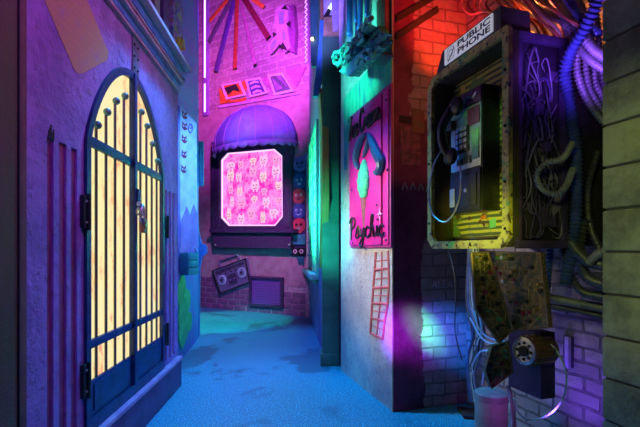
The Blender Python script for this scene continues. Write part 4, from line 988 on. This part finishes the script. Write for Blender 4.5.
# ================================================================== CONDUITS AND CABLES
m_cond = mk('conduit_grey', (.28, .27, .32), (.18, .18, .22), 10, .5, .2, bump=0)
m_cond2 = mk('conduit_dark', (.14, .13, .16), (.1, .1, .12), 10, .4, .4, bump=0)
m_condb = mk('conduit_blue', (.10, .16, .45), (.07, .1, .3), 10, .4, .3, bump=0)
m_condp = mk('smooth_pink_pipe', (.50, .20, .45), (.4, .15, .38), 5, .35)
def conduit(pts, r, mat, label, corr=.026, cat='conduit', name='corrugated_conduit', group='corrugated conduits beside the phone cabinet'):
    P = [R.wpx(*p) for p in pts]
    if name == 'corrugated_hose': P[-1].z = .012
    b = MB(); b.tube([p - P[0] for p in P], r, 12, 8, corr=corr, amp=.24)
    return tag(b.build(name, mat, loc=P[0], smooth=60), label, cat, group)
conduit([(603, -12, .25), (597, 3, .25), (585, 28, .25), (571, 52, .26), (565, 74, .30), (569, 100, .36), (575, 140, .38), (577, 190, .38), (574, 235, .40), (565, 285, .45)], .032, m_condb, 'thick blue violet conduit sweeping from top right down past the loop')
conduit([(528, -12, .40), (541, 1, .38), (556, 15, .34), (571, 32, .34), (577, 50, .36), (577, 68, .36), (581, 86, .36), (591, 106, .36), (606, 124, .36)], .020, m_cond, 'grey conduit arching from above the red cables to the block pillar')
conduit([(548, -12, .45), (562, 6, .44), (577, 28, .44), (585, 48, .44), (586, 68, .42), (590, 90, .42), (604, 114, .42)], .018, m_cond, 'conduit just right of the arching grey one')
conduit([(572, -12, .5), (584, 12, .5), (591, 38, .5), (594, 62, .5), (596, 84, .48), (607, 106, .48)], .018, m_cond, 'conduit second from the block pillar in the upper bundle')
conduit([(586, -12, .52), (596, 14, .52), (599, 44, .52), (601, 70, .5), (606, 92, .5)], .017, m_cond2, 'dark conduit hugging the block pillar near the top')
conduit([(575, 26, .34), (584, 38, .30), (594, 50, .30), (608, 60, .30)], .022, m_cond, 'short conduit crossing right behind the thick blue one, upper of two')
conduit([(574, 40, .38), (583, 52, .34), (594, 63, .32), (608, 72, .32)], .020, m_cond, 'short conduit crossing right behind the thick blue one, lower of two')
conduit([(560, -12, .34), (573, 6, .34), (584, 22, .36), (601, 36, .38)], .022, m_condb, 'blue conduit crossing under the top of the thick blue one')
conduit([(553, -12, .50), (560, 6, .5), (567, 28, .5), (571, 50, .52)], .045, m_condp, 'smooth thick pink pipe among the conduits at the top', corr=0, name='smooth_pipe', cat='pipe')
conduit([(572, 144, .24), (562, 159, .14), (546, 163, .06), (537, 175, .04), (542, 189, .05), (556, 194, .10), (566, 186, .16), (573, 168, .24)], .016, m_cond, 'small violet corrugated hose curled in a loop beside the cabinet', corr=.016)
conduit([(540, 296, .62), (560, 300, .60), (580, 304, .60), (608, 309, .6)], .026, m_cond, 'violet conduit running flat along the top of the low bricks')
conduit([(540, 305, .66), (562, 308, .66), (585, 312, .66), (608, 318, .66)], .020, m_cond2, 'dark conduit just below the flat violet one')
conduit([(568, 238, .40), (578, 252, .38), (590, 262, .36), (608, 266, .34)], .028, m_cond2, 'dark conduit bending right at the foot of the thick blue one')
conduit([(584, 220, .45), (580, 250, .45), (586, 276, .42), (608, 286, .4)], .028, m_cond2, 'dark conduit dropping then turning into the pillar')
conduit([(560, 232, .5), (566, 262, .5), (580, 290, .5), (608, 298, .5)], .024, m_cond2, 'dark conduit curling low to the right above the bricks')
conduit([(551, 240, .5), (549, 265, .5), (546, 300, .55)], .022, m_condb, 'short blue conduit dropping beside the circuit boards')
conduit([(598, 150, .55), (588, 190, .55), (590, 225, .5), (600, 250, .45)], .018, m_cond2, 'thin dark conduit hanging close beside the pillar')
conduit([(590, 262, .3), (598, 254, .28), (608, 250, .28)], .022, m_cond, 'grey conduit stub entering the pillar above the dark bends')
# cables glowing red behind the sign
random.seed(17); m_rc = [mk('cable_red', (.5, .14, .08), rough=.45), mk('cable_tan', (.6, .42, .28), rough=.5), mk('cable_dark', (.12, .07, .08), rough=.45)]
names_ = ['cable']
sidew = ['outermost', 'second', 'third', 'fourth', 'fifth', 'sixth', 'seventh', 'eighth', 'ninth', 'tenth', 'eleventh', 'twelfth', 'thirteenth', 'fourteenth']
for k in range(14):
    ox = 496 + k * 4.6; d = .22 + .03 * (k % 6)
    pts = [(ox - 14, -14, d), (ox + 2, 2 + k % 3, d), (ox + 16 + random.uniform(-3, 3), 14 + random.uniform(-3, 5), d), (ox + 30, 22 + random.uniform(0, 12), d + .05), (ox + 36 + random.uniform(-4, 4), 42 + random.uniform(0, 10), d + .12)]
    P = [R.wpx(*p) for p in pts]; b = MB(); b.tube([p - P[0] for p in P], random.choice((.006, .008, .011)), 7, 6)
    tag(b.build('cable', m_rc[k % 3], loc=P[0]), 'thin cable sweeping down behind the phone sign, ' + sidew[k] + ' from the sign side', 'cable', 'cables lit red behind the phone sign')
for k in range(5):
    pts = [(466 + 7 * k, -12, .7), (462 + 6 * k, 4, .68), (470 + 6 * k, 14, .62), (488 + 5 * k, 12 + 2 * k, .58), (520 + 5 * k, 26 + 3 * k, .55)]
    P = [R.wpx(*p) for p in pts]; b = MB(); b.tube([p - P[0] for p in P], .011, 7, 6)
    tag(b.build('cable', m_rc[(k + 1) % 3], loc=P[0]), 'cable drooping over the left of the phone sign, ' + ['leftmost', 'second', 'middle', 'fourth', 'rightmost'][k] + ' of the five', 'cable', 'cables drooping left of the phone sign')

# ================================================================== ELECTRONICS BELOW THE CABINET
q = N('circuit_board'); X, Y, Z = q.xyz()
v1 = q.n('TexVoronoi', {'Vector': q.co, 'Scale': 13.0, 'Randomness': .9}, distance='MANHATTAN', feature='F1')
v2 = q.n('TexVoronoi', {'Vector': q.co, 'Scale': 34.0, 'Randomness': .7}, distance='CHEBYCHEV', feature='F1')
rings = q.math('ABSOLUTE', q.math('SUBTRACT', q.math('FRACT', q.math('MULTIPLY', v1.outputs['Distance'], 4.5)), .5))
lines = q.ramp(rings, .30, .38)
c = q.mix(lines, (.05, .022, .02), (.55, .36, .20)); c = q.mix(q.math('MULTIPLY', q.ramp(v2.outputs['Distance'], .42, .5), .8), c, (.02, .05, .03))
c = q.mix(q.math('MULTIPLY', q.ramp(q.noise(4, 3), .55, .65), .5), c, (.03, .02, .02)); q.out(c, .4, .1); q.bump(v1.outputs['Distance'], .6, .006); m_pcb = q.m
def pcb(fr, l, d, thick, label, seed, nchip, mats=None):
    pts = ppoly(fr, l, d); x0 = sum(p[0] for p in pts) / len(pts); z0 = sum(p[1] for p in pts) / len(pts)
    t = thing('circuit_board', label, 'circuit board', fr, x0, z0, d, 'circuit boards below the phone cabinet')
    loc = [(a - x0, c - z0) for a, c in pts]
    b = MB(); b.slab([loc], 0, thick); b.build('board', m_pcb, t)
    b = MB()
    n = len(loc)
    b.tube([(loc[i % n][0], -.004, loc[i % n][1]) for i in range(n + 1)], .007, 6, 0); b.build('metal_edge', mk('edge_copper', (.35, .2, .12), rough=.4, metal=.5), t)
    rnd = random.Random(seed)
    def inside(x, z):
        c = False
        for i in range(n):
            (x1, z1), (x2, z2) = loc[i], loc[(i + 1) % n]
            if (z1 > z) != (z2 > z) and x < (x2 - x1) * (z - z1) / (z2 - z1) + x1: c = not c
        return c
    xs = [p[0] for p in loc]; zs = [p[1] for p in loc]; placed = []; tries = 0
    b = MB(); got = 0
    for _ in range(400):
        x, z = rnd.uniform(min(xs), max(xs)), rnd.uniform(min(zs), max(zs)); P = [(x, z)]
        for j in range(rnd.randint(2, 4)):
            a = rnd.choice((0, .785, 1.571, 2.356, 3.142, -1.571)); l_ = rnd.uniform(.03, .10); P.append((P[-1][0] + l_ * math.cos(a), P[-1][1] + l_ * math.sin(a)))
        if all(inside(*p) for p in P):
            b.tube([(a, -.002, c) for a, c in P], .0028, 5, 0); got += 1
        if got > nchip: break
    if got: b.build('copper_traces', mk('trace_tan', (.5, .34, .16), rough=.4, metal=.3), t)
    else: b.bm.free()
    while len(placed) < nchip and tries < 500:
        tries += 1
        x = rnd.uniform(min(xs), max(xs)); z = rnd.uniform(min(zs), max(zs)); w_, h_ = rnd.uniform(.005, .016), rnd.uniform(.005, .016)
        if not all(inside(x + a * w_, z + c * h_) for a in (-1.4, 1.4) for c in (-1.4, 1.4)): continue
        if any(abs(x - a) < .03 and abs(z - c) < .03 for a, c in placed): continue
        placed.append((x, z)); b = MB()
        if rnd.random() < .6: b.box(x - w_, x + w_, -.022, 0, z - h_, z + h_, .003); b.build('chip', rnd.choice([m_black, m_maroon, m_blackm]), t)
        else: b.lathe([(w_, 0), (w_, .03), (w_ * .8, .035)], 12, Matrix.Translation((x, 0, z)) @ Matrix.Rotation(PI / 2, 4, 'X')); b.build('capacitor', rnd.choice([m_silver, m_brass, mk('cap_green', (.1, .3, .15))]), t)
    return t
pcb(R, [(488, 252), (541, 253), (549, 328), (513, 330)], .12, .03, 'large maroon circuit board hanging under the cabinet, right of the fold', 1, 24)
pcb(Frame(*(R.wpx(513, 330, .12) - Vector((0, 0, 0))).xy, 1, .12), [(471.5, 253), (487.5, 252), (512.5, 330), (499, 343), (476, 310)], .0, .03, 'narrow circuit board left of the fold under the cabinet', 2, 20)
pcb(Frame(*(R.wpx(511, 341, .14)).xy, 1, .20), [(492, 346), (508, 341), (512.5, 372), (491, 388), (485, 370)], .0, .03, 'small ribbed circuit board below the narrow one', 3, 10)
# dark equipment box with drum
x0, z0 = R.loc(508, 386, .26); x1, _ = R.loc(541, 386, .26); z1 = R.loc(520, 328, .26)[1]
o = MB().box(0, x1 - x0, 0, .12, 0, z1 - z0, .01).build('equipment_box', m_dark, loc=R.world(x0, .26, z0), rot=R.a); tag(o, 'dark violet equipment box behind the ribbed drum', 'box')
wp_ = R.wpx(524.5, 351, .12)
dr = bpy.data.objects.new('ribbed_drum', None); COL.objects.link(dr); dr.location = wp_; tag(dr, 'ribbed copper drum with silver face sticking out below the circuit boards', 'drum')
ax = (Vector((-.95, -.42, .04))).normalized(); rotm = ax.to_track_quat('Z', 'Y'); dr.rotation_mode = 'QUATERNION'; dr.rotation_quaternion = rotm
rd = .092
b = MB(); b.lathe([(rd * .93, -.21), (rd, -.20), (rd, -.01), (rd * .95, 0)], 32); b.build('drum_body', mk('drum_maroon', (.22, .08, .06), (.12, .05, .05), 12, .45), dr)
for k in range(14):
    a = 2 * PI * k / 14; b = MB(); b.box(-.009, .009, -.004, .006, -.19, -.015, .003, Matrix.Rotation(a, 4, 'Z') @ Matrix.Translation((0, rd, 0))); b.build('rib', m_brass, dr)
b = MB(); b.lathe([(rd * .95, 0), (rd * .95, .008), (rd * .75, .012), (rd * .75, .004), (rd * .35, .004)], 32); fc = b.build('face_ring', m_silver, dr)
b = MB(); b.lathe([(rd * .36, .0), (rd * .36, .018), (rd * .15, .02)], 20); b.build('hub', m_blackm, dr)
for k in range(8):
    a = 2 * PI * k / 8; b = MB(); b.ball((rd * .56 * math.cos(a), rd * .56 * math.sin(a), .006), .010, seg=8); b.build('face_bolt', m_blackm, fc)
# cable bundle left of the boards
wl = ['leftmost black', 'dark blue', 'grey', 'pale', 'thin black', 'pale blue', 'second grey']
for k in range(7):
    dx = k * 1.6; m_ = [m_cond2, m_condb, m_cond, m_white, m_w[1], m_lblue, m_cond][k]
    pts = [(469 + dx, 246, .3), (468 + dx * .9, 270, .3), (467 + dx * 1.1, 300, .28), (472 + dx * 1.2, 330, .26), (474 + dx * .6 - (k % 2) * 6, 355, .3), (468 + dx * .7, 375, .32), (470 + dx, 402, .34)]
    P = [R.wpx(*p) for p in pts]; b = MB(); b.tube([p - P[0] for p in P], (.012, .014, .011, .008, .007, .009, .012)[k], 8, 6)
    tag(b.build('hanging_cable', m_, loc=P[0]), wl[k] + ' cable of the bundle hanging left of the circuit boards', 'cable', 'cables hanging left of the circuit boards')
for k, l in enumerate(([(470, 318, .2), (482, 338, .16), (494, 344, .12), (506, 341, .10)], [(472, 308, .2), (480, 330, .16), (492, 339, .12), (505, 342, .10)], [(505, 341, .1), (492, 350, .14), (480, 352, .2), (472, 366, .26)], [(505, 343, .1), (496, 350, .14), (486, 364, .2), (482, 385, .26)])):
    P = [R.wpx(*p) for p in l]; b = MB(); b.tube([p - P[0] for p in P], .007, 7, 6)
    tag(b.build('pale_wire', m_lblue, loc=P[0]), ['upper pale wire reaching the plug between boards', 'second pale wire reaching the plug from above', 'pale wire leaving the plug to the lower left', 'pale wire leaving the plug straight down'][k], 'wire', 'pale wires between the circuit boards')
conduit([(446, 246, .5), (452, 262, .45), (456, 290, .42), (455, 330, .4), (462, 360, .38)], .006, m_black, 'thin black cable hanging in an arc in front of blue bricks', corr=0, name='hanging_cable', cat='cable', group=None)
conduit([(546, 342, .25), (556, 350, .3), (566, 372, .4), (564, 396, .5), (550, 414, .55), (530, 420, .5), (518, 412, .4), (514, 398, .34)], .0065, m_white, 'pale cable looping from the drum down across low bricks', corr=0, name='looping_cable', cat='cable', group=None)
conduit([(508, 386, .36), (511, 398, .36), (513, 412, .38), (516, 432, .42)], .016, mk('pink_hose', (.5, .3, .42)), 'short pinkish corrugated hose beside the round canister', corr=.012, group=None, cat='hose', name='corrugated_hose')
# small bracket, purple light on its edge put in as lavender colour
x0, z0 = AB.loc(561, 366, -.05); x1, z1 = AB.loc(569, 337, -.05)
br_ = thing('wall_bracket', 'small dark bracket plate with its lit edge painted lavender on the low bricks', 'bracket', AB, x0, z0)
b = MB(); b.box(0, x1 - x0, -.03, -.001, 0, z1 - z0, .004); b.build('plate', m_dark, br_)
b = MB(); b.box((x1 - x0) * .55, x1 - x0, -.06, -.031, .0, z1 - z0, .003); b.build('lit_edge', m_lav, br_)
# canister on the floor
cp_ = R.wpx(491, 392, .12)
can_ = bpy.data.objects.new('canister', None); COL.objects.link(can_); can_.location = (cp_.x, cp_.y, 0); tag(can_, 'pale round canister standing on the floor under the drum', 'canister')
pz = cp_.z; rr = 15.5 * cp_.y / F
b = MB(); b.lathe([(rr * .97, 0), (rr, .01), (rr, pz - .02), (rr * .95, pz)], 32); b.build('canister_body', mk('pale_can', (.40, .34, .28), (.3, .24, .2), 5, .5), can_)
b = MB(); b.lathe([(rr * 1.03, pz - .05), (rr * 1.03, pz - .005), (rr * .9, pz + .006)], 32); b.build('rim', mk('pale_can2', (.35, .3, .28)), can_)
fp_ = Vector((.95, 3.95, 0))
a0 = bpy.data.objects
def fl(px, py): Yv = H * F / (py - HY); return ((px - CX) / F * Yv, Yv)
P4 = [fl(457, 409), fl(479, 412), fl(482, 421), fl(464, 419)]
b = MB(); vs = [b.bm.verts.new((x, y, z)) for z in (.001, .03) for x, y in P4]
b._f(vs[:4]); b._f(vs[4:]); [b._f([vs[i], vs[(i + 1) % 4], vs[(i + 1) % 4 + 4], vs[i + 4]]) for i in range(4)]
o = b.build('floor_plate', m_blackm); tag(o, 'flat dark plate lying on the floor beside the canister', 'plate')

# ================================================================== LIGHTS
LF = 1.0
def spot(name, pos, tgt, col, power, ang=60, blend=.6, rad=.12):
    l = bpy.data.lights.new(name, 'SPOT'); l.energy = power * LF; l.color = col; l.spot_size = math.radians(ang); l.spot_blend = blend; l.shadow_soft_size = rad
    o = bpy.data.objects.new(name, l); COL.objects.link(o); o.location = pos
    o.rotation_euler = (Vector(tgt) - Vector(pos)).to_track_quat('-Z', 'Y').to_euler(); return o
def point(name, pos, col, power, rad=.1):
    l = bpy.data.lights.new(name, 'POINT'); l.energy = power * LF; l.color = col; l.shadow_soft_size = rad
    o = bpy.data.objects.new(name, l); COL.objects.link(o); o.location = pos; return o
BLUE = (.0, .22, 1.0); VIO = (.42, .10, 1.0); MAG = (1.0, .03, .75); TUR = (.0, 1.0, .85); GRN = (.02, 1.0, .35)
spot('floor_blue', (-.9, 4.3, 5.2), (-.6, 3.7, 0), (.0, .36, 1.0), 1250, 70, .8)
spot('floor_blue_far', (-1.0, 7.0, 5.4), (-.9, 6.9, 0), (.0, .22, 1.0), 800, 50, .8)
spot('turquoise', (-3.3, 8.2, 3.2), (-2.4, 9.3, 0), TUR, 420, 46, .15)
spot('violet_left', (.3, 1.0, 4.6), (-1.5, 3.0, 2.6), (.50, .07, .95), 235, 80, .9)
spot('pink_left_top', (.4, 4.2, 4.6), (-1.5, 3.4, 3.6), (1.0, .25, .55), 60, 80, .9)
spot('blue_cornice', (.1, 4.4, 3.1), (-1.5, 4.1, 3.85), (.0, .35, 1.0), 24, 24, .9)
spot('blue_gate', (.4, 5.0, .9), (-1.6, 4.2, .5), (.0, .15, 1.0), 60, 70, .8)
spot('blue_mural', (-.6, 4.6, 3.6), (-2.1, 6.8, 2.2), (.10, .32, 1.0), 480, 60, .8)
spot('magenta_back', (-1.2, 6.6, 5.6), (-1.9, 10.9, 6.0), (.70, .09, .85), 2100, 75, .8)
spot('red_back', (-2.6, 8.6, 6.0), (-3.2, 11.6, 6.2), (1.0, .10, .15), 170, 60, .9)
spot('magenta_low', (-1.4, 7.6, 4.2), (-1.8, 10.8, 1.4), (.80, .20, .80), 620, 60, .8)
spot('awning_violet', (-2.4, 7.6, 5.2), (-1.8, 10.3, 4.4), (.20, .42, 1.0), 600, 26, .8)
spot('green_window', (-1.1, 8.0, 2.0), (-.1, 7.9, 2.5), (.02, 1.0, .38), 560, 125, .6)
spot('green_column', (-.5, 4.4, 1.6), (.15, 5.7, 1.9), (.0, .85, .55), 190, 60, .9)
spot('violet_planks', (-.9, 4.9, 3.9), (.2, 6.0, 5.0), (.35, .25, 1.0), 330, 50, .8)
spot('cyan_sign', (-.8, 4.35, 3.6), (.5, 4.9, 3.8), (.05, 1.0, .70), 230, 60, .8)
spot('teal_strip', (-.7, 5.0, 1.8), (.35, 5.5, 1.6), (.05, .6, 1.0), 60, 60, .9)
spot('white_sign', (-1.2, 4.2, 2.4), (.55, 4.6, 1.8), (1.0, .88, .70), 200, 70, .8)
spot('blue_foot', (-.6, 4.2, .9), (.4, 5.0, .2), (.0, .4, 1.0), 35, 50, .9)
spot('red_alcove', (1.22, 3.62, 3.5), (1.15, 4.3, 4.4), (1.0, .012, .03), 45, 100, .9, .08)
spot('red_bricks', (1.25, 3.75, 3.35), (1.25, 4.32, 3.75), (1.0, .05, .01), 45, 80, .9, .06)
point('orange_behind_sign', tuple(R.wpx(530, 16, .42)), (1.0, .28, .06), 17, .05)
spot('violet_conduits', tuple(R.wpx(572, 75, .04)), tuple(R.wpx(588, 25, .5)), (.30, .10, 1.0), 17, 120, .9, .06)
spot('violet_cabinet', tuple(R.wpx(566, 30, .06)), tuple(R.wpx(530, 90, .15)), (.28, .08, 1.0), 2.6, 90, .9, .04)
spot('green_phone', (-.1, .7, 1.35), tuple(PF.wpx(478, 225, 0)), (.80, 1.0, .06), 300, 16, .95, .06)
spot('green_phone_top', (0.0, 1.8, 2.6), tuple(PF.wpx(474, 120, 0)), (.35, 1.0, .25), 42, 15, .9, .06)
spot('olive_pillar', (.2, .6, 2.2), tuple(R.wpx(625, 220, 0)), (.78, 1.0, .22), 38, 50, .8)
spot('purple_low', (-.2, 3.0, 1.0), (.79, 4.17, .78), (.28, .02, 1.0), 750, 22, .9)
spot('blue_low', (.1, 2.5, 1.6), (1.40, 4.4, .68), (.0, .18, 1.0), 800, 15, .7)
spot('green_low', (.3, 3.0, 1.9), (1.05, 4.25, .80), (.05, 1.0, .02), 2600, 7, .8)
spot('purple_bricks', tuple(AB.wpx(545, 420, -.40)), tuple(AB.wpx(580, 385, 0)), (.20, .07, 1.0), 15, 100, .9, .06)
spot('canister_light', tuple(R.wpx(575, 400, -.05)), tuple(R.wpx(498, 405, .12)), (.55, .1, 1.0), 10, 30, .8, .05)

wd = bpy.data.worlds.new('World'); bpy.context.scene.world = wd; wd.use_nodes = True
wd.node_tree.nodes['Background'].inputs[0].default_value = (.10, .05, .22, 1); wd.node_tree.nodes['Background'].inputs[1].default_value = .05

# ================================================================== CAMERA
cd = bpy.data.cameras.new('Camera'); cd.sensor_width = 36; cd.lens = 36 * F / 640; cd.shift_y = (HY - 213.5) / 640; cd.clip_start = .05
co = bpy.data.objects.new('Camera', cd); COL.objects.link(co); co.location = (0, 0, H); co.rotation_euler = (PI / 2, 0, 0)
sc = bpy.context.scene; sc.camera = co
sc.view_settings.view_transform = 'Standard'; sc.view_settings.look = 'None'; sc.view_settings.gamma = 1; sc.view_settings.use_curve_mapping = False
sc.view_settings.exposure = 0.0
